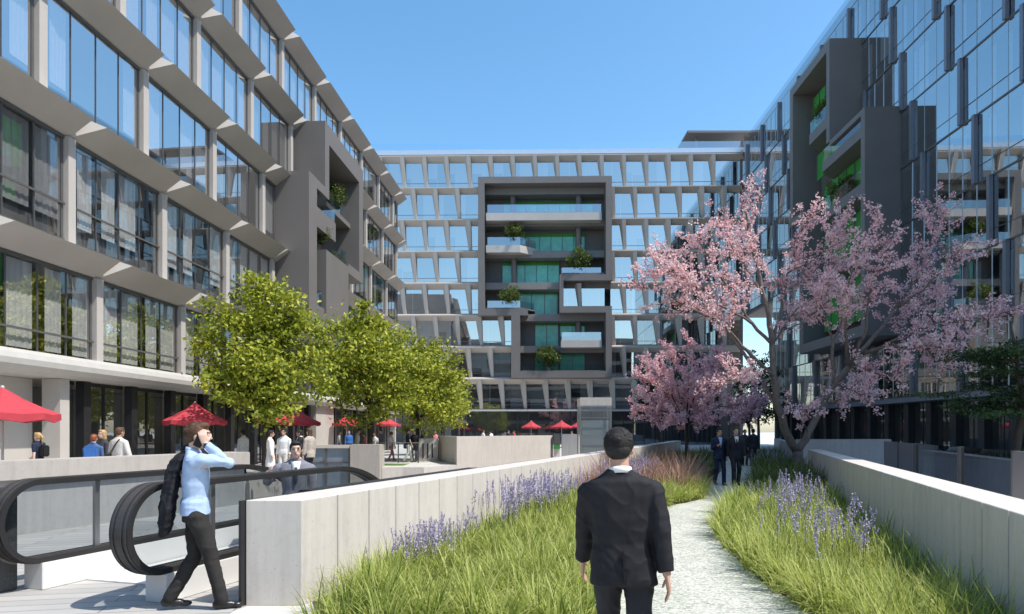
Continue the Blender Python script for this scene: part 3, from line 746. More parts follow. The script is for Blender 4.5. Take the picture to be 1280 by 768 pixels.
dA = Vector((0,0)); Bv = Vector((-3.55+5.12, 6.17-6.72)); c, s_ = math.cos(-ANG), math.sin(-ANG)
bx, by = Bv.x*c-Bv.y*s_, Bv.x*s_+Bv.y*c
balustrade(0,0); balustrade(bx,by)
MB().box(.15,bx-.15,.9,3.9,.006,.02).build('landing_plate', M['skirt'], es_)
mb = MB(); y, z = 3.92, -.0
for i in range(14): mb.box(.16,bx-.16,y,y+.41,z-.4,z+.01-.0); y += .4; z -= .21
mb.build('steps', M['fin_steel'], es_)
gw = tag(MB().box(-.95,-.16,-3.6,.36,0.005,1.08).build('granite_wall', M['granite'], bevel=.01), 'dark granite wall block standing left of the escalator newel', 'wall')
gw.location = (-5.12,6.72,0); gw.rotation_euler = (0,0,ANG)
gr = thing('guard_rail', 'thick black topped glass guard rail running behind the pale planter wall', 'guard rail', (-2.36,7.75,0), -math.atan(.331))
MB().box(-.11,.11,0,5.2,.86,.985).build('top_rail', M['rubber'], gr, bevel=.02)
MB().add([(0,0.05,.02),(0,5.1,.02),(0,5.1,.86),(0,.05,.86)], [(0,1,2,3)]).build('glass', M['glass_esc'], gr)
for y in (.1,2.6,5.0): MB().box(-.03,.03,y-.03,y+.03,.0,.86).build('post', M['steel'], gr)

# ------------------------------------------------------------------ umbrellas
def umbrella(label, px, rimy, Y, width, apex):
    rim = EYE+(540-rimy)/F*Y; c = P(px, rimy, Y); r = width/2*1.03; h = apex
    u = thing('parasol', label, 'parasol', (c.x,Y,0), rnd.uniform(0,.7), 'red parasols on the terrace')
    n = 8; mb = MB(); rings = []
    for k, (t, dz) in enumerate(((.03,h),(.35,h*.60),(.7,h*.27),(1.0,.03))):
        rr = []
        for i in range(n*2):
            a = math.pi*i/n; q = r*t*(1 if i % 2 == 0 else .94+.02*(1-t)); rr.append((q*math.cos(a), q*math.sin(a), rim+dz-(0 if i % 2 == 0 else .03*t*r)))
        rings.append(rr)
    val = [(x*1.005,y*1.005,z-.13-(.03 if i % 2 else 0)) for i, (x,y,z) in enumerate(rings[-1])]; rings.append(val)
    mb.loft(rings, cap=False); o = mb.build('canopy', M['umb'], u)
    so = o.modifiers.new('s','SOLIDIFY'); so.thickness = .012
    MB().tube([(0,0,0.02),(0,0,rim+h-.02)], .028, 10).build('pole', M['umb_pole'], u)
    MB().ell((0,0,rim+h+.02), (.045,.045,.05)).build('finial', M['umb_pole'], u)
    mb = MB()
    for i in range(n):
        a = 2*math.pi*i/n; mb.tube([(0,0,rim-.05),(r*.55*math.cos(a),r*.55*math.sin(a),rim+h*.33)], .010, 5)
    mb.build('ribs', M['umb_pole'], u)
    MB().tube([(0,0,0),(0,0,.07)], .28, 16).build('base', M['granite'], u)
umbrella('large red parasol at the far left beside the beige wall panel', 3, 519, 14.4, 2.0, .56)
umbrella('red parasol standing left of the green trees, behind the man on the phone', 244, 527, 24.0, 2.02, .64)
umbrella('red parasol half behind the first green tree, right of the group of four', 374, 529, 34.0, 2.0, .62)
umbrella('dark red parasol in shade close behind the lit one', 350, 527, 37.0, 1.7, .5)
umbrella('shaded red parasol beneath the second green tree', 433, 530, 45.0, 1.85, .5)
umbrella('shaded red parasol beneath the far green trees, beside the white wall', 485, 531, 54.0, 1.95, .5)
umbrella('small distant red parasol above the middle of the white wall', 664, 534, 74.0, 2.05, .65)
umbrella('small distant red parasol left of the frosted lift shaft', 702, 534, 70.0, 2.1, .65)
umbrella('distant red parasol partly hidden by the frosted lift shaft', 724, 534, 72.0, 2.0, .65)
# ------------------------------------------------------------------ trees
def limb_mb(mb, pts, r0, r1, n=7):
    k = len(pts); mb.tube(pts, [r0+(r1-r0)*i/(k-1) for i in range(k)], n)
def wob(a, b, k, amp):
    a = Vector(a); b = Vector(b); out = []
    for i in range(k+1):
        t = i/k; p = a.lerp(b, t)
        if 0 < i < k: p += Vector((rnd.gauss(0,amp),rnd.gauss(0,amp),rnd.gauss(0,amp)))
        out.append(p)
    return out
def green_tree(name, label, base, cz, rx, rz, nleaf, ls, tr, leaf='leaf', group=None, nclump=150, bark_='bark_dark', cat='tree'):
    t = thing(name, label, cat, base, 0, group)
    mb = MB(); fork = max(cz-rz*.85, .4)
    limb_mb(mb, wob((0,0,-.02),(0,0,fork),3,.02), tr, tr*.8, 10)
    limb_mb(mb, wob((0,0,fork),(0,0,cz+rz*.5),4,.06), tr*.8, tr*.2, 8)
    cl = []
    for i in range(11):
        a = i*2.4+rnd.random()*.5; f = rnd.uniform(.4,.85); zz_ = cz+rz*rnd.uniform(-.55,.65)
        w = math.sqrt(max(.05,1-((zz_-cz)/rz)**2)); e = Vector((rx*f*w*math.cos(a), rx*f*w*math.sin(a), zz_))
        s = Vector((0,0,fork+(zz_-fork)*rnd.uniform(.0,.45)))
        pts = wob(s, e, 4, .07); limb_mb(mb, pts, tr*.42, tr*.08, 6)
        for j in range(4):
            q = pts[rnd.randint(2,4)]; e2 = q+Vector((rnd.gauss(0,1),rnd.gauss(0,1),rnd.gauss(.2,.8))).normalized()*rx*rnd.uniform(.2,.4)
            limb_mb(mb, wob(q,e2,2,.04), tr*.13, tr*.04, 5); cl.append(e2)
    mb.build('trunk', M[bark_], t, smooth=True)
    C = []
    while len(cl) < nclump:
        v = Vector((rnd.gauss(0,1),rnd.gauss(0,1),rnd.gauss(0,1))).normalized(); q = rnd.random()**.42
        z = v.z*q; sh = (1.0-.40*max(0,z))*(1.05 if z < -.2 else 1); lump = 1+.34*noise.noise(v*2.3+Vector(base))
        cl.append(Vector((v.x*q*rx*sh*lump, v.y*q*rx*sh*lump, cz+z*rz*lump)))
    per = nleaf//len(cl); cs = []
    for c in cl:
        s = rx*rnd.uniform(.07,.15); k = int(per*rnd.uniform(.5,1.5))
        cs.append(np.array(c)+rng.normal(size=(k,3))*np.array([s,s,s*.6]))
    C = np.concatenate(cs); out = unit(C-np.array([0,0,cz]))*.6
    V, T = leaves(C, ls, ls*.62, .45, .22, out)
    np_mesh('crown', V, T, leaf, t); return t
b = P(331,0,25); green_tree('broadleaf_tree', 'largest bright green tree, nearest of the row before the left building', (b.x,25,0), 4.52, 2.4, 2.7, 13500, .19, .13, group='green trees along the left terrace', nclump=210)
b = P(462,0,33.5); green_tree('broadleaf_tree', 'second bright green tree of the row, left of the dense far trees', (b.x,33.5,0), 4.75, 2.85, 2.95, 13500, .21, .13, group='green trees along the left terrace', nclump=180)
b = P(522,0,39); green_tree('broadleaf_tree', 'third green tree of the row, half hidden by the second', (b.x,39,0), 4.45, 2.9, 2.8, 11000, .21, .13, group='green trees along the left terrace')
b = P(553,0,48); green_tree('broadleaf_tree', 'farthest and smallest green tree at the right end of the terrace row', (b.x,48,0), 4.0, 2.2, 2.5, 7500, .22, .12, group='green trees along the left terrace')
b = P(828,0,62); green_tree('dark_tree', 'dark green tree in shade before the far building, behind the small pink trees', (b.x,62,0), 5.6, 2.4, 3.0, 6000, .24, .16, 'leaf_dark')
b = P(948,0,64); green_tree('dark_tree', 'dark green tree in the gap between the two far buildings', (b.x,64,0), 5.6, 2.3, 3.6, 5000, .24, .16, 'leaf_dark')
# layered tree beyond the right wall
def layered_tree():
    base = P(1272,0,15.5); t = thing('layered_tree', 'dark green tree with flat layered branches at the far right edge', 'tree', (base.x,15.5,0))
    mb = MB(); limb_mb(mb, wob((0,0,-.02),(.15,0,2.3),4,.05), .11, .08, 8); limb_mb(mb, wob((.15,0,2.3),(-.1,.1,4.2),3,.05), .08, .02, 6); limb_mb(mb, wob((0,0,1.0),(.5,-.3,2.2),3,.04), .06, .03, 6)
    cs = []
    for i in range(20):
        z = rnd.uniform(1.95,4.1); a = rnd.uniform(0,6.28); L = rnd.uniform(.8,1.75)*(1.15-.13*z)*1.25
        e = Vector((L*math.cos(a), L*math.sin(a), z+rnd.uniform(-.25,.15))); s = Vector((0,0,z-.1))
        pts = wob(s,e,4,.05); limb_mb(mb, pts, .03, .007, 5)
        for q in pts[1:]:
            for j in range(3): cs.append(np.array(q)+np.array([rnd.gauss(0,.2),rnd.gauss(0,.2),rnd.gauss(0,.04)])+rng.normal(size=(34,3))*np.array([.17,.17,.035]))
    mb.build('trunk', M['bark_dark'], t, smooth=True)
    C = np.concatenate(cs); V, T = leaves(C, .085, .05, 1.2, .15); np_mesh('crown', V, T, 'leaf_dark', t)
layered_tree()

def blossom_tree(name, label, base, limbs, petal, psize, twig_per_m, tlen, twr=.012, bark_='bark', group=None, start=.3, dens=1.0):
    """limbs: (points in local metres, r0, r1, bare fraction)"""
    t = thing(name, label, 'tree', base, 0, group); mb = MB(); cs = []
    for pts, r0, r1, bare in limbs:
        pts = [Vector(p) for p in pts]; fine = []
        for a, b in zip(pts, pts[1:]):
            k = max(2, int((b-a).length/.25))
            for i in range(k):
                q = a.lerp(b, i/k); fine.append(q+Vector((rnd.gauss(0,.018),rnd.gauss(0,.018),rnd.gauss(0,.018))))
        fine.append(pts[-1]); n = len(fine)
        limb_mb(mb, fine, r0, r1, 8)
        if bare >= 1: continue
        tot = sum((fine[i+1]-fine[i]).length for i in range(n-1)); nt_ = int(tot*twig_per_m*(1-bare))
        for _ in range(nt_):
            u = bare+(1-bare)*rnd.random()**.8; i = min(int(u*(n-1)), n-2); q = fine[i].lerp(fine[i+1], rnd.random())
            d = (fine[i+1]-fine[i]).normalized(); v = Vector((rnd.gauss(0,1),rnd.gauss(0,1),rnd.gauss(.1,.8))).normalized()
            L = tlen*rnd.uniform(.35,1.1); dirn = (d*.7+v).normalized()
            e = q+dirn*L+Vector((0,0,L*.12)); tp = wob(q,e,3,.03); limb_mb(mb, tp, twr*rnd.uniform(.7,1.2), .004, 4)
            fac = rnd.uniform(.4,1.4)*dens
            for j in range(int(L/.085*fac)+1):
                w = rnd.uniform(.1,1.06); c = q.lerp(e, w); k = rnd.randint(5,9)
                cs.append(np.array(c)+np.array([rnd.gauss(0,.05)]*3)*[1,1,.6]+rng.normal(size=(k,3))*.052)
    mb.build('trunk', M[bark_], t, smooth=True)
    C = np.concatenate(cs); V, T = leaves(C, psize, psize*.85, .2, .35); np_mesh('crown', V, T, petal, t); return t
CY = 21.5; cb = P(1001,0,CY); cb.z = 0
def cpts(lst): return [P(x,y,CY+dy)-Vector((cb.x,CY,0)) for x,y,dy in lst]
limbs = []
def L(lst, r0, r1, bare): limbs.append((cpts(lst), r0, r1, bare))
tr0 = [Vector((0,0,-.02))]+cpts([(1000,585,0),(997,564,0)])
limbs.append((tr0, .21, .17, 1))
L([(997,566,0),(984,545,-.1),(973,512,-.2),(968,470,-.2),(965,430,0)], .135, .09, 1)
L([(965,430,0),(962,395,.2),(950,350,.4),(938,300,.3),(930,258,.2),(926,234,.2)], .10, .015, .42)
L([(968,472,-.2),(946,452,-.6),(922,425,-1.0),(896,402,-1.3),(860,384,-1.5),(828,366,-1.6),(798,358,-1.7)], .07, .012, .45)
L([(972,508,-.2),(950,472,.4),(930,442,.9),(909,414,1.3),(880,380,1.6),(855,340,1.8),(842,312,1.8)], .075, .012, .5)
L([(964,430,0),(940,404,-.3),(915,368,-.7),(890,330,-1.0),(872,300,-1.0)], .06, .012, .3)
L([(940,404,-.3),(905,385,-1.2),(860,352,-2.0),(825,330,-2.2)], .04, .01, .25)
L([(965,430,0),(976,390,.6),(985,340,1.0),(1000,292,1.2),(1012,272,1.2)], .06, .012, .3)
L([(958,380,.3),(940,345,1.2),(915,310,1.8),(900,272,2.0)], .04, .01, .2)
L([(997,566,0),(1011,540,.1),(1028,505,.2),(1042,482,.1),(1062,458,0)], .125, .085, 1)
L([(1062,458,0),(1090,425,.4),(1120,385,.6),(1145,345,.8),(1165,300,.9),(1172,258,.9)], .08, .012, .35)
L([(1062,458,0),(1080,420,-.6),(1087,370,-1.0),(1096,320,-1.2),(1102,278,-1.3)], .06, .012, .35)
L([(1076,443,.2),(1110,430,-.4),(1145,414,-.9),(1175,402,-1.2),(1208,406,-1.5)], .06, .012, .3)
L([(1120,385,.6),(1155,362,.0),(1185,332,-.3),(1208,300,-.4)], .045, .01, .2)
L([(1110,430,-.4),(1145,440,-1.2),(1172,434,-1.8),(1196,440,-2.0)], .04, .01, .15)
L([(1042,482,.1),(1040,430,.8),(1030,380,1.4),(1034,330,1.7),(1044,288,1.8)], .06, .012, .45)
L([(1175,402,-1.2),(1225,398,-1.6),(1276,386,-1.9)], .025, .008, .35)
L([(1045,480,.1),(1070,490,-.7),(1086,503,-.9)], .025, .008, .3)
L([(1010,542,.1),(1000,515,-.8),(985,512,-1.2)], .022, .008, .3)
L([(1062,458,0),(1056,410,-.9),(1060,352,-1.4),(1076,300,-1.6)], .055, .012, .4)
L([(1096,415,.4),(1132,395,1.2),(1160,375,1.7),(1188,365,2.0)], .045, .01, .2)
L([(1028,505,.2),(1050,500,.8),(1066,492,1.4),(1075,480,1.8)], .03, .008, .2)
L([(1062,458,0),(1080,462,-.9),(1110,470,-1.5),(1130,462,-1.8)], .03, .008, .2)
L([(965,432,0),(985,402,.8),(1008,372,1.3),(1034,352,1.6)], .04, .01, .2)
L([(985,402,.8),(1000,400,.2),(1020,390,-.5),(1040,372,-.9)], .03, .008, .1)
L([(1040,430,.8),(1055,395,1.4),(1068,365,1.8)], .03, .008, .2)
L([(1145,414,-.9),(1170,452,-1.9),(1195,450,-2.3)], .025, .008, .15)
L([(968,472,-.2),(945,480,-1.0),(925,472,-1.6),(905,480,-2.0)], .03, .008, .35)
L([(985,340,1.0),(1010,330,.4),(1035,310,-.1),(1055,282,-.3)], .03, .01, .1)
blossom_tree('cherry_tree', 'large pink blossoming cherry with a forked trunk at the end of the right wall', (cb.x,CY,0), limbs, 'petal', .074, 10.8, 1.05, dens=.85)
def small_blossom(label, px, Y, ztop, rx, zlo, petal, psize, n=16, group='small pink trees by the far path'):
    b = P(px,0,Y); lb = [([Vector((0,0,-.02)),Vector((.05,0,zlo*.6)),Vector((0,.05,zlo))], .10,.08,1)]
    for i in range(n):
        a = i*2.4; f = rnd.uniform(.5,1.0); z = zlo+(ztop-zlo)*rnd.uniform(.0,.95); w = 1-.5*abs((z-zlo)/(ztop-zlo)-.35)
        lb.append(([Vector((0,.05,zlo)), Vector((rx*.4*math.cos(a),rx*.4*math.sin(a),zlo+(z-zlo)*.65+.2)), Vector((rx*f*w*math.cos(a),rx*f*w*math.sin(a),z))], .04,.01,.2))
    blossom_tree('cherry_tree', label, (b.x,Y,0), lb, petal, psize, 8, .8, group=group, bark_='bark_dark', dens=1.25)
small_blossom('dense deep pink cherry left of the two walking men', 858, 34, 6.0, 3.3, 2.0, 'petal_deep', .095, 26)
small_blossom('small pale pink cherry to the right of the two walking men', 936, 44, 4.6, 1.7, 2.2, 'petal_deep', .10, 13)

# ------------------------------------------------------------------ shrubs on balconies
def shrub(label, loc, r, group='potted shrubs on balconies'):
    t = thing('potted_shrub', label, 'shrub', loc, 0, group); mb = MB()
    MB().tube([(0,0,0),(0,0,.38)], [.22,.28], 12).build('pot', M['frame'], t)
    for i in range(7):
        a = i*.9; limb_mb(mb, wob((0,0,.3),(r*.6*math.cos(a),r*.6*math.sin(a),.5+r*rnd.uniform(.5,1.3)),3,.03), .025, .006, 5)
    mb.build('stem', M['bark_dark'], t)
    cs = []
    for i in range(62):
        v = Vector((rnd.gauss(0,1),rnd.gauss(0,1),rnd.gauss(0,1))).normalized()*(rnd.random()**.45)
        cs.append(np.array([v.x*r, v.y*r, .45+r*.8+v.z*r*.8])+rng.normal(size=(34,3))*r*.13)
    C = np.concatenate(cs); V, T = leaves(C, r*.17, r*.085, .3, .2, unit(C-np.array([0,0,.4+r*.8]))*.8); np_mesh('foliage', V, T, 'leaf_shrub', t)
def wloc(root, x, y, z): return tuple(Matrix.Rotation(root.rotation_euler.z,4,'Z') @ Vector((x,y,z)) + root.location)
for x, y, lab in ((150,270,'potted shrub on the second balcony down at the left of the big central frame'),(382,371,'potted shrub on the right hand balcony of the big central frame'),(138,494,'potted shrub on the lower left balcony of the big central frame'),(272,718,'potted shrub on the bottom balcony of the big central frame')):
    shrub(lab, wloc(BB, zx(x), -.7, zz(y)), 1.6 if x in (382,272) else 1.45)
shrub('highest potted shrub in the frame on the left building', wloc(LB, .75, 43.2, 15.5), .85)
shrub('middle potted shrub in the frame on the left building', wloc(LB, 1.1, 39.6, 12.1), .75)
shrub('lowest potted shrub in the frame on the left building', wloc(LB, .9, 38.3, 8.7), .6)
shrub('highest potted shrub in the frame on the right glass building', wloc(RB, -1.5, 58.2, 27.8), 1.15)
shrub('middle potted shrub in the frame on the right glass building', wloc(RB, -1.5, 55.5, 20.1), 1.25)

# ------------------------------------------------------------------ grasses and flowers
def clumps(n, yr, xl, xr, dens=None):
    out = []
    k = 0
    while len(out) < n and k < n*40:
        k += 1
        y = yr[0]+(yr[1]-yr[0])*rnd.random()**1.25; a, b = xl(y), xr(y)
        if b-a < .15: continue
        x = rnd.uniform(a, b); out.append((x, y))
    return out
def grass(name, label, cl, per, L0, W0, m, spread=.10):
    n = len(cl)*per; c = np.repeat(np.array(cl), per, 0); hv = np.repeat(rng.uniform(.6,1.25,len(cl)), per)
    A = rng.uniform(0, 2*math.pi, n); rr = np.sqrt(rng.random(n))*spread
    C = np.stack([c[:,0]+rr*np.cos(A), c[:,1]+rr*np.sin(A), np.full(n,.008)],1)
    A = A+rng.normal(size=n)*.5
    Ls = L0*hv*rng.uniform(.55,1.25,n); dist = np.linalg.norm(C[:,:2],axis=1); W = W0*rng.uniform(.45,1.35,n)*np.clip(dist/9,.85,2.2)
    V, Q = blades(C, A, Ls, W, rng.uniform(.03,.65,n), rng.uniform(.15,2.1,n))
    return tag(np_mesh(name, V, Q, m), label, 'grass', kind='stuff')
pz = lambda y: pl(y)-.05
grass('ornamental_grass', 'bright arching grass filling the bed left of the gravel path', clumps(690, (5.3,16.3), lambda y: wl(y)+.05+max(0,(7.2-y))*.42, pz), 42, .44, .018, 'blade')
grass('ornamental_grass', 'bright arching grass filling the bed between gravel path and right wall', clumps(760, (4.6,17.5), lambda y: pr(y)+.03, lambda y: wr(y)-.06), 42, .48, .018, 'blade')
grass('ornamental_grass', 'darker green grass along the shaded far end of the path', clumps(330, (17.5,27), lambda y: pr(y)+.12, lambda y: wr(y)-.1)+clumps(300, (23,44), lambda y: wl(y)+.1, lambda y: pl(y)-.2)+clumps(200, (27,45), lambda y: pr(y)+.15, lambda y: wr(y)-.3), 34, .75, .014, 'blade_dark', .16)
grass('ornamental_grass', 'reddish feathery grass beside the planter wall, left of the two walking men', clumps(200, (16.8,23.5), lambda y: wl(y)+.15, lambda y: pl(y)-.5), 40, 1.0, .010, 'blade_red', .14)
grass('ornamental_grass', 'low fresh green grass clump at the left bend of the path', clumps(150, (14.6,19), lambda y: pl(y)-1.0, lambda y: pl(y)-.12), 50, .50, .012, 'blade', .12)
def flowers(label, spots, h=.62):
    tri = []; Vs = []; Ts = []; off = 0
    C = []; stem = []
    for (x, y) in spots:
        a = rnd.uniform(0,6.28); ln = rnd.uniform(0,.22); H = h*rnd.uniform(.75,1.2); s = .13+.09*rnd.random()
        for i in range(26):
            t = i/25; z = H-s*(1-t)*1.25; q = z/H; rad = .017*(1-.75*t)
            C.append((x+ln*q*q*H*math.cos(a)+rnd.gauss(0,rad), y+ln*q*q*H*math.sin(a)+rnd.gauss(0,rad), z))
        stem.append((x,y,a,ln,H))
    V, T = leaves(np.array(C), .026, .020, .2, .3)
    f = tag(np_mesh('lavender_flowers', V, T, 'lav'), label, 'flowers', kind='stuff')
    mb = MB()
    for x,y,a,ln,H in stem: mb.tube([(x,y,.01),(x+ln*.25*H*math.cos(a),y+ln*.25*H*math.sin(a),H*.5),(x+ln*H*math.cos(a),y+ln*H*math.sin(a),H)], [.003,.0025,.002], 3)
    mb.build('flower_stems', M['blade_dark'], f)
def spots(n, cx, cy, sx, sy, fx=.334):
    out = []
    for _ in range(n):
        y = rnd.gauss(cy, sy); out.append((cx+fx*(y-cy)+rnd.gauss(0,sx), y))
    return out
flowers('lavender spikes near the planter wall at the front of the left bed', spots(70, wl(8.4)+.35, 8.5, .13, .5)+spots(26, wl(8.0)+.4, 7.9, .12, .25), .50)
flowers('dense lavender spikes along the planter wall by the dark suited man', spots(190, wl(12.5)+.55, 12.6, .30, 1.3)+spots(40, wl(10.2)+.8, 10.4, .22, .5), .78)
flowers('lavender spikes standing in the middle of the right grass bed', spots(80, 4.35, 10.4, .30, 1.4)+spots(50, 5.6, 13.6, .35, .9)+spots(26, 3.95, 7.8, .2, .5), .74)
flowers('pale lavender haze in the far bed by the red grass', spots(160, wl(18)+1.35, 18, .3, 1.6)+spots(60, 10.0, 26, .6, 1.5), .85)
# ------------------------------------------------------------------ people
def ik(a, c, l1, l2, pole):
    a = Vector(a); c = Vector(c); d = c-a; L = min(d.length, (l1+l2)*.999); dn = d.normalized()
    x = (l1*l1-l2*l2+L*L)/(2*L); h = math.sqrt(max(0, l1*l1-x*x)); p = Vector(pole); p = (p-dn*p.dot(dn)).normalized()
    return a+dn*x+p*h, a+dn*L
def ering(c, rx, ry, n=20, tilt=0.0, e=2.4):
    out = []
    for i in range(n):
        a = 2*math.pi*i/n; ca, sa = math.cos(a), math.sin(a)
        x = rx*math.copysign(abs(ca)**(2/e), ca); y = ry*math.copysign(abs(sa)**(2/e), sa)
        out.append(Vector((c[0]+x, c[1]+y, c[2]+tilt*y)))
    return out
def person(label, loc, yaw, top='suit', legs='trouser', shirt=None, tie=None, hair='hair_black', skin='skin', h=1.75, stride=0.0, ph=1,
           handL=None, handR=None, poleL=None, poleR=None, voxel=.016, jacket=True, longhair=False, female=False, headyaw=0.0, headpitch=0.0,
           face=False, skirt=False, bare=False, group=None, sleeve='long', grip=False, shoe='leather', lean=0.0, wide=1.0):
    sc = h/1.75
    t = thing('person', label, 'person', loc, yaw, group); t.scale = (sc*wide, sc*wide, sc)
    b = MB(); hi = voxel < .01
    sh_w = .185 if not female else .165
    hip = [Vector((-.09,0,.93)), Vector((.09,0,.93))]
    ank = [Vector((-.085, stride*ph, .085+.10*max(0,-stride*ph)*1.2)), Vector((.085, -stride*ph, .085+.10*max(0,stride*ph)*1.2))]
    drop = Vector((0,0,-.5*stride*stride*.55)); hip = [p+drop for p in hip]
    off = Vector((0,lean*.5,drop.z))
    sh = [Vector((-sh_w,-.01+lean*.45,1.425))+drop, Vector((sh_w,-.01+lean*.45,1.425))+drop]
    hands = [Vector(handL) if handL else Vector((-.235,.05-stride*ph*.6,.81)), Vector(handR) if handR else Vector((.235,.05+stride*ph*.6,.81))]
    poles = [Vector(poleL) if poleL else Vector((-.25,-1,-.1)), Vector(poleR) if poleR else Vector((.25,-1,-.1))]
    kn = []; el = []; wr_ = []
    for i in (0,1):
        k, a = ik(hip[i], ank[i], .435, .425, (0,1,0)); kn.append(k); ank[i] = a
        e, w_ = ik(sh[i], hands[i], .295, .265, poles[i]); el.append(e); wr_.append(w_)
    # head
    hc = Vector((0,.025+lean*.6,1.63))+drop; Hm = Matrix.Rotation(headyaw,3,'Z') @ Matrix.Rotation(headpitch,3,'X')
    def H(p): return hc + Hm @ Vector(p)
    b.ell(H((0,-.008,.018)), (.077,.098,.104), Hm, 18, 12); b.ell(H((0,.022,-.058)), (.056,.068,.062), Hm); b.ell(H((0,.062,-.096)), (.026,.022,.020), Hm)
    b.ell(H((0,.098,-.012)), (.013,.020,.026), Hm, 8, 6); b.ell(H((0,.108,-.026)), (.017,.016,.012), Hm, 8, 6)
    b.ell(H((0,.083,.035)), (.05,.014,.014), Hm); b.ell(H((0,.085,-.055)), (.028,.014,.010), Hm)
    for s in (-1,1): b.ell(H((s*.079,-.005,-.008)), (.010,.022,.032), Hm, 8, 6)
    b.cap_tube([Vector((0,-.02+lean*.45,1.40))+drop, hc+Vector((0,-.028,-.06))], [.060,.054], 12)
    b.loft([ering((0,lean*.1,.90+drop.z),.13,.09), ering((0,lean*.2,1.10+drop.z),.115,.08), ering((0,lean*.35,1.32+drop.z),.13,.085), ering((0,lean*.45,1.43+drop.z),.11,.06)])
    for i in (0,1):
        s = -1 if i == 0 else 1
        b.cap_tube([Vector((sh[i].x*.8,sh[i].y,sh[i].z-.07)), el[i], wr_[i]], [.036,.034,.026], 10)
        b.cap_tube([hip[i], kn[i], ank[i]], [.075,.050,.036], 10)
        # hand: palm, four fingers, thumb
        d = (wr_[i]-el[i]).normalized()
        if hands[i].z > 1.2 and grip: d = (Vector((0,0,1))+d*.5).normalized()
        side = Vector((0,1,0)) - d*d.y
        if side.length < .2: side = Vector((0,0,1)) - d*d.z
        side.normalize(); nrm = d.cross(side)*s      # thumb side, back of the hand
        nrm = -nrm if nrm.x*s < 0 else nrm
        p0 = wr_[i]; k = 4
        b.loft([[p0+d*u+side*(.040*w_*math.cos(q*math.pi/4))+nrm*(.015*math.sin(q*math.pi/4)) for q in range(8)] for u, w_ in ((-.01,.7),(.03,.95),(.07,1.08),(.095,1.0))])
        curl = 1.25 if grip and i == 1 else .45
        for j, (o_, L_) in enumerate(((.030,.070),(.010,.080),(-.011,.074),(-.031,.058))):
            q = p0+d*.09+side*o_; pts = [q]; dd = d.copy()
            for m_ in range(3):
                dd = (dd - nrm*curl*.5).normalized(); q = q+dd*L_/3; pts.append(q)
            b.cap_tube(pts, [.0095,.009,.0085,.0075], 7)
        q = p0+d*.03+side*.034; b.cap_tube([q, q+(d*.5+side*.6-nrm*.25).normalized()*.035, q+(d*.9+side*.55-nrm*.5).normalized()*.068], [.012,.011,.009], 7)
    if bare:
        for i in (0,1): b.cap_tube([ank[i]+Vector((0,-.02,-.03)), ank[i]+Vector((0,.13,-.06))], [.035,.03], 8)
    remesh(b, 'body', voxel, skin, t, 3)
    # hair
    hb = MB(); k = 1.0
    n1, n2 = 26, 14; vs = []; fs = []
    hr = MB()
    hr.ell(H((0,-.020,.034)), (.086,.100,.098), Hm, 20, 12); hr.ell(H((0,-.050,-.012)), (.078,.066,.068), Hm)
    hr.ell(H((0,.045,.094)), (.062,.052,.034), Hm)
    for s in (-1,1): hr.ell(H((s*.066,.010,.032)), (.018,.040,.05), Hm)
    if hi:
        for _ in range(60):
            v = Vector((rnd.gauss(0,1),rnd.gauss(-.4,1),abs(rnd.gauss(.6,.7)))).normalized(); hr.ell(H((v.x*.082,-.02+v.y*.096,.034+v.z*.094)), (.015,.022,.012), Hm, 6, 5)
    if longhair == 'tail':
        hr.cap_tube([H((0,-.10,.05)), H((0,-.16,-.02)), H((0,-.15,-.14)), H((0,-.13,-.22))], [.03,.036,.03,.012], 8)
    elif longhair:
        hr.loft([[H((.085*math.cos(a)*w_, -.05+.055*math.sin(a)*w_, z)) for a in [2*math.pi*i/12 for i in range(12)]] for z, w_ in ((.06,.9),(-.05,1.05),(-.16,1.1),(-.26,.8))])
    # keep the face clear
    bmh = hr
    o = remesh(bmh, 'hair', max(.006, voxel*.8), hair, t, 5 if hi else 2)
    if hi:
        n_ = 5200; u = rng.random(n_)*2*math.pi; zc_ = rng.uniform(-.35,1.0,n_); rr_ = np.sqrt(1-zc_**2)
        D = np.stack([rr_*np.cos(u), rr_*np.sin(u), zc_],1); D = D[~((D[:,1] > .45) & (D[:,2] < .62))]; n_ = len(D)
        rows = []; ra = np.array([.088,.103,.102]); jit = rng.normal(size=(n_,3))*.16; fl = unit(np.array([.0,-.75,-.75])+jit); wv = rng.uniform(.0009,.0019,n_)[:,None]
        for q in range(4):
            pp_ = unit(D+fl*q*.14); sd = unit(np.cross(pp_, fl)); lift = 1.0+.012*q*rng.random(n_)[:,None]
            c_ = pp_*ra*lift+np.array([0,-.020,.034]); k_ = wv*(1-.22*q); rows += [c_-sd*k_, c_+sd*k_]
        Vh = np.stack(rows,1).reshape(-1,3); Vh = Vh @ np.array(Hm).T + np.array(hc); i_ = np.arange(n_)*8
        Q = np.concatenate([np.stack([i_+2*q,i_+2*q+1,i_+2*q+3,i_+2*q+2],1) for q in range(3)],0)
        np_mesh('hair_strands', Vh, Q, hair, o)
    # clothing
    j = 1 if jacket else 0; g = .012*j
    z0 = .80 if jacket else .90
    if top in ('robe',): pass
    T = MB(); w0 = (.178 if not female else .155) - (0 if jacket else .014); dz = drop.z
    def TY(z): return lean*.45*max(0,min(1,(z-.9)/.5))
    if skirt:
        rings = [ering((0,0,.50+dz),.20,.17), ering((0,0,.75+dz),.185,.15), ering((0,0,.95+dz),.165,.125)]
    else:
        rings = [ering((0,-.005,z0+dz),w0+.010+g,.128+g), ering((0,-.005,z0+.12+dz),w0+.005+g,.126+g)]
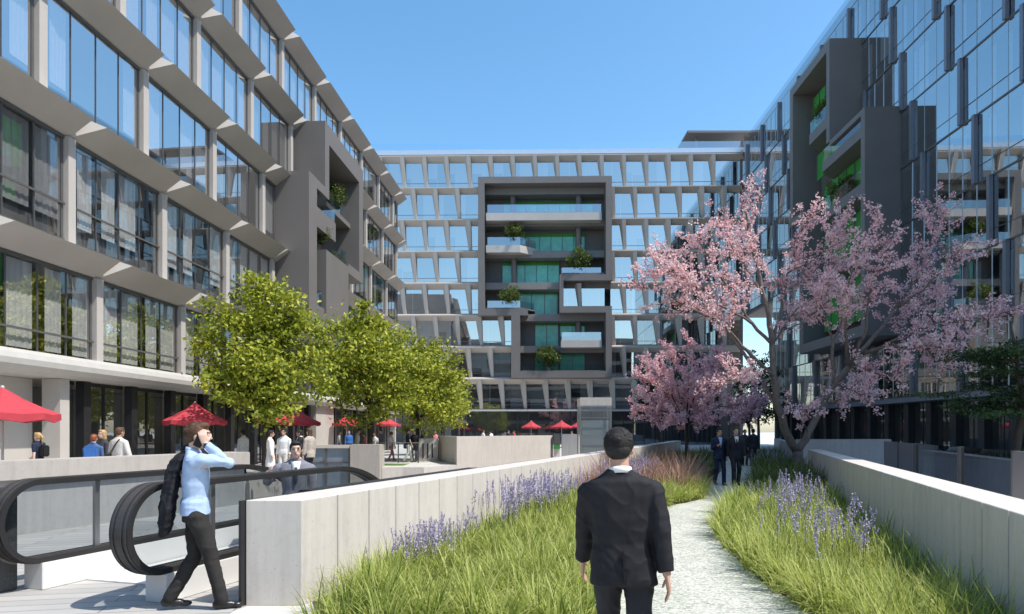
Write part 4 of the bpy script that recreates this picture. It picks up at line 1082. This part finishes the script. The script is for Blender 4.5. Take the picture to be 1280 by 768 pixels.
    rings += [ering((0,TY(1.06),1.06+dz),w0-.018+g,.108+g), ering((0,TY(1.2),1.20+dz),w0-.002+g,.118+g), ering((0,TY(1.32),1.32+dz),w0+.018+g,.118+g), ering((0,TY(1.39)-.01,1.39+dz),w0+.026+g,.100+g), ering((0,TY(1.43)-.012,1.435+dz),w0+.006+g,.084+g), ering((0,TY(1.45)-.015,1.465+dz),.125+g*.5,.072), ering((0,TY(1.5)-.015,1.505+dz),.066,.062)]
    T.loft(rings)
    for i in (0,1):
        s0 = sh[i]*1.0; a0 = s0.copy(); a0.x *= .88; a0.z = s0.z-.045
        T.cap_tube([a0, s0.lerp(el[i],.2)], [.056+g*.5,.060+g*.7], 12)
        if sleeve == 'long': T.cap_tube([s0.lerp(el[i],.2), s0.lerp(el[i],.5), el[i], el[i].lerp(wr_[i],.5)], [.060+g*.7,.056+g*.8,.050+g*.8,.045+g*.8], 12); T.tube([el[i].lerp(wr_[i],.45), el[i].lerp(wr_[i],.95)], [.046+g*.8,.040+g*.7], 14)
        else: T.cap_tube([s0.lerp(el[i],.05), s0.lerp(el[i],.62)], [.062,.056], 10)
    nm = 'jacket' if jacket else 'shirt'
    to = remesh(T, nm, max(.008, voxel), top, t, 9 if hi else 3, disp=(7, .0065 if hi else .003))
    if not skirt:
        L_ = MB()
        L_.loft([ering((0,0,.84+dz),.165,.115), ering((0,0,.93+dz),.160,.112), ering((0,0,1.06+dz),.142,.098)])
        for i in (0,1):
            fz = ank[i]+Vector((0,0,.0))
            L_.cap_tube([hip[i]+Vector((0,0,-.03)), hip[i].lerp(kn[i],.5), kn[i], kn[i].lerp(fz,.5), fz+Vector((0,0,-.005))], [.098,.083,.070,.064,.060], 12)
        remesh(L_, 'trousers', max(.010, voxel), legs, t, 8 if hi else 3, disp=(7, .007 if hi else .003))
    for i in (0,1):
        s_ = MB(); a = ank[i]; up = 0.0
        tilt = max(0, (a.z-.085)*1.5)
        def f(y, z): return Vector((a.x, a.y+y, max(.0,a.z-.085)+z - tilt*y*2))
        s_.ell(f(-.03,.045),(.038,.052,.045),None,12,8); s_.ell(f(.05,.040),(.041,.085,.038),None,12,8); s_.ell(f(.13,.032),(.043,.062,.030),None,12,8)
        remesh(s_, 'shoe', max(.008, voxel*.7), shoe, t, 2)
    if shirt:        # V of shirt and tie on the chest, and the collar
        g2 = g+.012; zt, zb = 1.475+dz, 1.16+dz; vs = []; nq = 8
        for q in range(nq+1):
            u = q/nq; z = zt+(zb-zt)*u; w_ = .062*(1-u)+.004
            yy = np.interp(z-dz, [1.06,1.20,1.32,1.40,1.455,1.5], [.108+g2,.118+g2,.118+g2,.095+g2,.066+g2,.054+g2])+TY(z-dz)-.004
            vs += [(-w_,yy-.010,z),(0,yy+.006,z),(w_,yy-.010,z)]
        fs = []
        for q in range(nq): fs += [(3*q,3*q+1,3*q+4,3*q+3),(3*q+1,3*q+2,3*q+5,3*q+4)]
        so = MB().add(vs, fs).build('shirt_front', M[shirt], t, smooth=True)
        m_ = so.modifiers.new('s','SOLIDIFY'); m_.thickness = .006
        if tie:
            tm = MB(); a = []
            for q in range(nq+1):
                u = q/nq; z = zt-.03+(zb-zt+.03)*u; w_ = .014+.016*u if q > 1 else .020
                w_ = min(w_, .062*(1-u)+.012)
                yy = vs[3*q+1][1]+.008; a.append([(-w_,yy-.004,z),(0,yy+.004,z),(w_,yy-.004,z),(0,yy-.006,z)])
            tm.loft(a); tm.build('tie', M[tie], t)
    if shirt or not jacket:
        c_ = MB(); n_ = 18
        def cr(z, r, k): return [Vector((r*math.cos(q*2*math.pi/n_), -.020+TY(1.5)+r*.98*math.sin(q*2*math.pi/n_)+k, z+dz-.018*math.sin(q*2*math.pi/n_))) for q in range(n_)]
        c_.loft([cr(1.475,.073,0), cr(1.515,.068,.002)], cap=False)
        co = c_.build('collar', M[shirt or top], t, smooth=True); m_ = co.modifiers.new('s','SOLIDIFY'); m_.thickness = .007
    if face:
        for s in (-1,1):
            MB().ell(H((s*.031,.082,.012)), (.0125,.008,.0065), Hm, 10, 6).build('eye', M['eye'], t, smooth=True)
            MB().ell(H((s*.033,.090,.034)), (.021,.007,.004), Hm, 10, 6).build('eyebrow', M[hair], t, smooth=True)
        MB().ell(H((0,.092,-.056)), (.024,.008,.0055), Hm, 10, 6).build('mouth', M['lip'], t, smooth=True)
    return dict(root=t, wr=wr_, el=el, sh=sh, H=H, dz=dz)
def at(px, Y): return ((px-640)/F*Y, Y, 0.0)
def W(r, p): return r['root'].matrix_basis @ Vector(p)

# 1 man in the dark suit, seen from behind in the foreground
A = person('man in a dark suit walking away in the foreground, seen from behind', (.675,4.0,.012), R(-6), 'suit', 'suit_dark', shirt='white', hair='hair_black', h=1.665, stride=.24, ph=1,
       handL=(-.235,.20,.87), handR=(.25,-.10,.82), voxel=.0075, headyaw=R(-10), headpitch=R(-12), wide=1.04)
rt = A['root']; dz = A['dz']; rt.rotation_euler = (0, R(-1.6), R(-6))
MB().box(-.004,.004,-.152,-.135,.83+dz,1.03+dz).build('vent', M['black_c'], rt)
# 2 man on the phone with his jacket over the shoulder
B = person('man in a light blue shirt talking on a phone beside the escalator newel', (-2.93,6.3,.005), R(-66), 'shirt_blue', 'trouser', hair='hair_brown', skin='skin2', h=1.74, stride=.22, ph=-1,
       handR=(.135,.085,1.54), poleR=(.22,.8,-.9), handL=(-.21,.03,1.47), poleL=(-1,-.15,-.6), voxel=.0075, jacket=False, headyaw=R(-14), face=True, grip=True)
h_ = W(B, B['H']((.098,.035,-.035))); ph_ = MB().box(-.006,.006,-.036,.036,-.07,.07).build('mobile_phone', M['phone'], bevel=.004)
ph_.location = h_; ph_.rotation_euler = (R(-25),0,R(-66)-R(14)); tag(ph_, 'black mobile phone held to the ear of the man in the blue shirt', 'phone')
MB().tube([W(B,(0,0,0))]*0+[Vector((0,0,-.02)),Vector((0,0,.02))], .033, 12).build('watch', M['leather'], B['root']).location = B['wr'][1].lerp(B['el'][1],.06)
jk = MB()
rings = []
for (z, w_, y, d) in ((1.49,.10,-.06,.05),(1.44,.14,-.13,.05),(1.30,.155,-.185,.055),(1.10,.165,-.22,.06),(.90,.175,-.25,.06),(.76,.165,-.27,.05),(.70,.14,-.275,.035)):
    rings.append([Vector((-.10+w_*math.cos(a)*(1+.10*math.sin(5*a)), y+d*math.sin(a)*(1+.2*math.sin(3*a+z*4)), z+B['dz'])) for a in [2*math.pi*i/28 for i in range(28)]])
jk.loft(rings); jk.cap_tube([Vector((-.16,.10,1.40)),Vector((-.17,.02,1.49)),Vector((-.15,-.08,1.48))], [.045,.055,.055], 10)
jk.cap_tube([Vector((-.24,-.20,1.32)),Vector((-.26,-.25,1.05)),Vector((-.25,-.29,.80))], [.06,.055,.045], 10)
jo = remesh(jk, 'suit_jacket', .009, 'suit', None, 3, disp=(9,.012)); jo.matrix_basis = B['root'].matrix_basis.copy()
tag(jo, 'dark suit jacket slung over the shoulder of the man on the phone', 'jacket')
# 3, 4 two men walking towards us on the path
person('suited man in an open light blue shirt, left of the two walking on the path', at(899,21.0), R(186), 'navy', 'navy', shirt='shirt_blue', hair='hair_black', h=1.77, stride=.15, ph=1, voxel=.012, face=True, handR=(.14,.22,1.22))
person('suited man in white shirt and tie, right of the two walking on the path', at(920,20.7), R(172), 'suit_dark', 'suit_dark', shirt='white', tie='black_c', hair='hair_brown', skin='skin2', h=1.80, stride=.14, ph=-1, voxel=.012, face=True)
# 5 man coming up the escalator
p5 = at(370,9.7)
person('smiling man in a grey suit and tie riding up the escalator', (p5[0],9.7,-.265), R(197), 'greysuit', 'char', shirt='white', tie='char', hair='hair_black', skin='skin2', h=1.78, voxel=.010, face=True,
       handR=(.33,.20,1.33), poleR=(.6,-.3,-.9), wide=1.05)
MB().cap_tube([Vector((p5[0]-.41,9.44,1.10)),Vector((p5[0]-.40,9.42,1.20))], [.012,.022], 8)
# 6 - 9 near the left shop front
D = person('blond woman with a ponytail and small black backpack walking left before the beige panel', at(48,18.0), R(82), 'navy', 'navy', hair='hair_blond', skin='skin2', h=1.64, stride=.2, voxel=.013, jacket=False, longhair='tail', female=True, sleeve='short', handR=(.20,.42,1.0), poleR=(.3,-1,-.2), face=True)
MB().box(-.13,.13,-.26,-.125,1.06,1.38).build('backpack', M['black_c'], D['root'], bevel=.03)
D = person('red haired youngster with a bright blue backpack beside the left parapet', at(117,17.4), R(10), 'denim', 'denim', hair='hair_red', skin='skin2', h=1.58, voxel=.013, jacket=False, wide=1.05)
MB().box(-.17,.17,-.29,-.125,.98,1.42).build('backpack', M['blue'], D['root'], bevel=.05)
person('blond woman in a dark top between the blue backpack and the cream jacket', at(129,18.6), R(150), 'char', 'denim', hair='hair_blond', skin='skin2', h=1.70, voxel=.013, jacket=False, longhair=True, female=True, face=True)
D = person('man in a cream jacket with a dark shoulder strap across his back', at(149,17.0), R(-20), 'cream', 'trouser', hair='hair_brown', skin='skin', h=1.76, voxel=.012, handL=(-.31,.02,.85), handR=(.33,.06,.86), wide=1.08)
MB().tube([Vector((.13,-.10,1.46)),Vector((.05,-.145,1.33)),Vector((-.06,-.155,1.15)),Vector((-.17,-.14,.98))], .014, 6).build('shoulder_strap', M['leather'], D['root'])
MB().box(-.33,-.16,-.16,.12,.82,1.08).build('shoulder_bag', M['leather'], D['root'], bevel=.03)
# 10 - 13 group of four
gq = 'group of four talking by the glass balustrade'
person('woman in a long white coat, leftmost in the group of four by the escalator', at(338,22.5), R(-70), 'white', 'white', hair='hair_black', h=1.70, voxel=.015, skirt=True, female=True, group=gq, face=True)
person('man in a white shirt facing us, in the group of four by the escalator', at(355,22.8), R(170), 'white', 'cream', hair='hair_black', h=1.76, voxel=.014, jacket=False, group=gq, face=True)
person('person in a dark jacket and white collar seen in the group of four', at(375,23.5), R(100), 'suit', 'suit_dark', shirt='white', hair='hair_black', h=1.72, voxel=.015, group=gq, face=True)
person('long haired woman in a beige coat, rightmost in the group of four', at(387,22.3), R(60), 'tan', 'char', hair='hair_brown', skin='skin2', h=1.77, voxel=.014, longhair=True, female=True, group=gq, face=True)
# 14 - 21 beyond the terrace wall
person('man in a white shirt bending towards a pink dressed child behind the pier', at(446,35), R(-80), 'white', 'cream', hair='hair_brown', skin='skin2', h=1.80, voxel=.018, jacket=False, lean=.10, face=True)
person('child in a pink top between two adults in white behind the pier', at(456,35.5), R(120), 'pink', 'pink', hair='hair_brown', skin='skin2', h=1.58, voxel=.018, jacket=False, face=True)
person('woman in a pale lilac top right of the pink dressed child', at(468,36), R(170), 'white', 'denim', hair='hair_brown', skin='skin2', h=1.62, voxel=.018, jacket=False, female=True, face=True)
person('woman in white and pink walking behind the glass balustrade', at(489,38.5), R(-60), 'white', 'pink', hair='hair_brown', skin='skin2', h=1.66, stride=.2, voxel=.018, jacket=False, female=True, face=True)
D = person('tall man in a navy shirt and pale trousers leaning back with a bag', at(510,37), R(-70), 'navy', 'cream', hair='hair_brown', skin='skin2', h=1.82, stride=.22, voxel=.018, jacket=False, sleeve='short', face=True)
MB().box(-.36,-.22,-.18,.14,.70,.98).build('bag', M['denim'], D['root'], bevel=.03)
person('person in black with hands down, right of the man in the navy shirt', at(518,37.4), R(175), 'black_c', 'black_c', hair='hair_black', skin='skin2', h=1.75, voxel=.018, jacket=False, face=True)
person('woman in dark and red clothes holding something to her face behind the slotted wall', at(528,42), R(-90), 'navy', 'redc', hair='hair_brown', skin='skin2', h=1.72, voxel=.018, jacket=False, female=True, handR=(.10,.20,1.5), face=True)
person('person in a salmon pink top behind the end of the slotted wall', at(544,46), R(180), 'pink', 'cream', hair='hair_brown', skin='skin2', h=1.72, voxel=.02, jacket=False, face=True)
person('man in a pale grey shirt under the far green trees', at(476,41), R(150), 'greysuit', 'char', hair='hair_black', skin='skin2', h=1.78, voxel=.02, jacket=False)
person('woman in a cream top beneath the second green tree, walking right', at(424,40), R(-80), 'cream', 'denim', hair='hair_brown', skin='skin2', h=1.70, stride=.2, voxel=.02, jacket=False, female=True, longhair=True)
person('person in a blue top beside the shaded parasol under the trees', at(436,43), R(200), 'blue', 'char', hair='hair_brown', skin='skin2', h=1.74, voxel=.02, jacket=False)
person('person in a white shirt near the shop windows behind the man on the phone', at(304,26), R(60), 'white', 'char', hair='hair_black', h=1.72, voxel=.018, jacket=False)
# 22 - 26 far ones over the white wall
person('person in a white coat far beyond the white wall, left of the far pair', at(604,58), R(-60), 'white', 'cream', hair='hair_brown', h=1.80, voxel=.022)
person('person in white with dark hair far beyond the white wall, right of the far pair', at(614,58.6), R(60), 'white', 'char', hair='hair_black', h=1.76, voxel=.022)
person('person in a dark blue top far behind the white wall beside the red dress', at(635,58), R(-70), 'navy', 'black_c', hair='hair_black', h=1.80, voxel=.022)
person('person in a bright red dress far behind the white wall', at(643,57), R(90), 'redc', 'redc', hair='hair_brown', skin='skin2', h=1.74, voxel=.022, skirt=True, jacket=False, female=True)
person('person in pink beside the frosted lift shaft', at(715,60), R(120), 'pink', 'pink', hair='hair_brown', skin='skin2', h=1.72, voxel=.022, jacket=False)
person('dark clothed person far down the path behind the two walking men, left one', at(931,33), R(170), 'char', 'black_c', hair='hair_black', h=1.76, voxel=.02)
person('dark clothed person far down the path behind the two walking men, right one', at(941.5,32.5), R(10), 'suit_dark', 'suit_dark', hair='hair_black', h=1.80, voxel=.02)
# ------------------------------------------------------------------ light, sky, camera
S = Vector((.50,-.20,.86)).normalized()
w = bpy.data.worlds.new('World'); scene.world = w; w.use_nodes = True; nt = w.node_tree
bg = nt.nodes['Background']; sk = nt.nodes.new('ShaderNodeTexSky'); sk.sky_type = 'NISHITA'; sk.sun_disc = False
sk.sun_elevation = math.asin(S.z); sk.sun_rotation = math.atan2(S.x, S.y); sk.air_density = 1.0; sk.dust_density = 1.0; sk.ozone_density = 2.0; sk.altitude = 0
hs = nt.nodes.new('ShaderNodeHueSaturation'); hs.inputs['Saturation'].default_value = 1.2; hs.inputs['Value'].default_value = .90; hs.inputs['Hue'].default_value = .49
nt.links.new(sk.outputs[0], hs.inputs['Color']); nt.links.new(hs.outputs[0], bg.inputs[0]); bg.inputs[1].default_value = .15
ld = bpy.data.lights.new('sun', 'SUN'); ld.energy = 2.8; ld.angle = R(.5); ld.color = (1,.95,.87)
lo = bpy.data.objects.new('sun', ld); lo.rotation_euler = S.to_track_quat('Z','Y').to_euler(); link(lo)
cd = bpy.data.cameras.new('camera'); cam = bpy.data.objects.new('camera', cd); link(cam); cam.location = (0,0,EYE); cam.rotation_euler = (R(90),0,0)
cd.sensor_width = 36; cd.sensor_fit = 'HORIZONTAL'; cd.lens = F/1280*36; cd.shift_y = (540-384)/1280; cd.clip_end = 4000; cd.clip_start = .05
scene.camera = cam
bpy.data.scenes.remove(WORK)
scene.view_settings.view_transform = 'Standard'; scene.view_settings.look = 'None'; scene.view_settings.exposure = .97; scene.view_settings.gamma = 1
c = scene.cycles; c.max_bounces = 7; c.diffuse_bounces = 3; c.glossy_bounces = 4; c.transmission_bounces = 4; c.transparent_max_bounces = 14
c.caustics_reflective = False; c.caustics_refractive = False; c.use_denoising = True; c.sample_clamp_indirect = 6
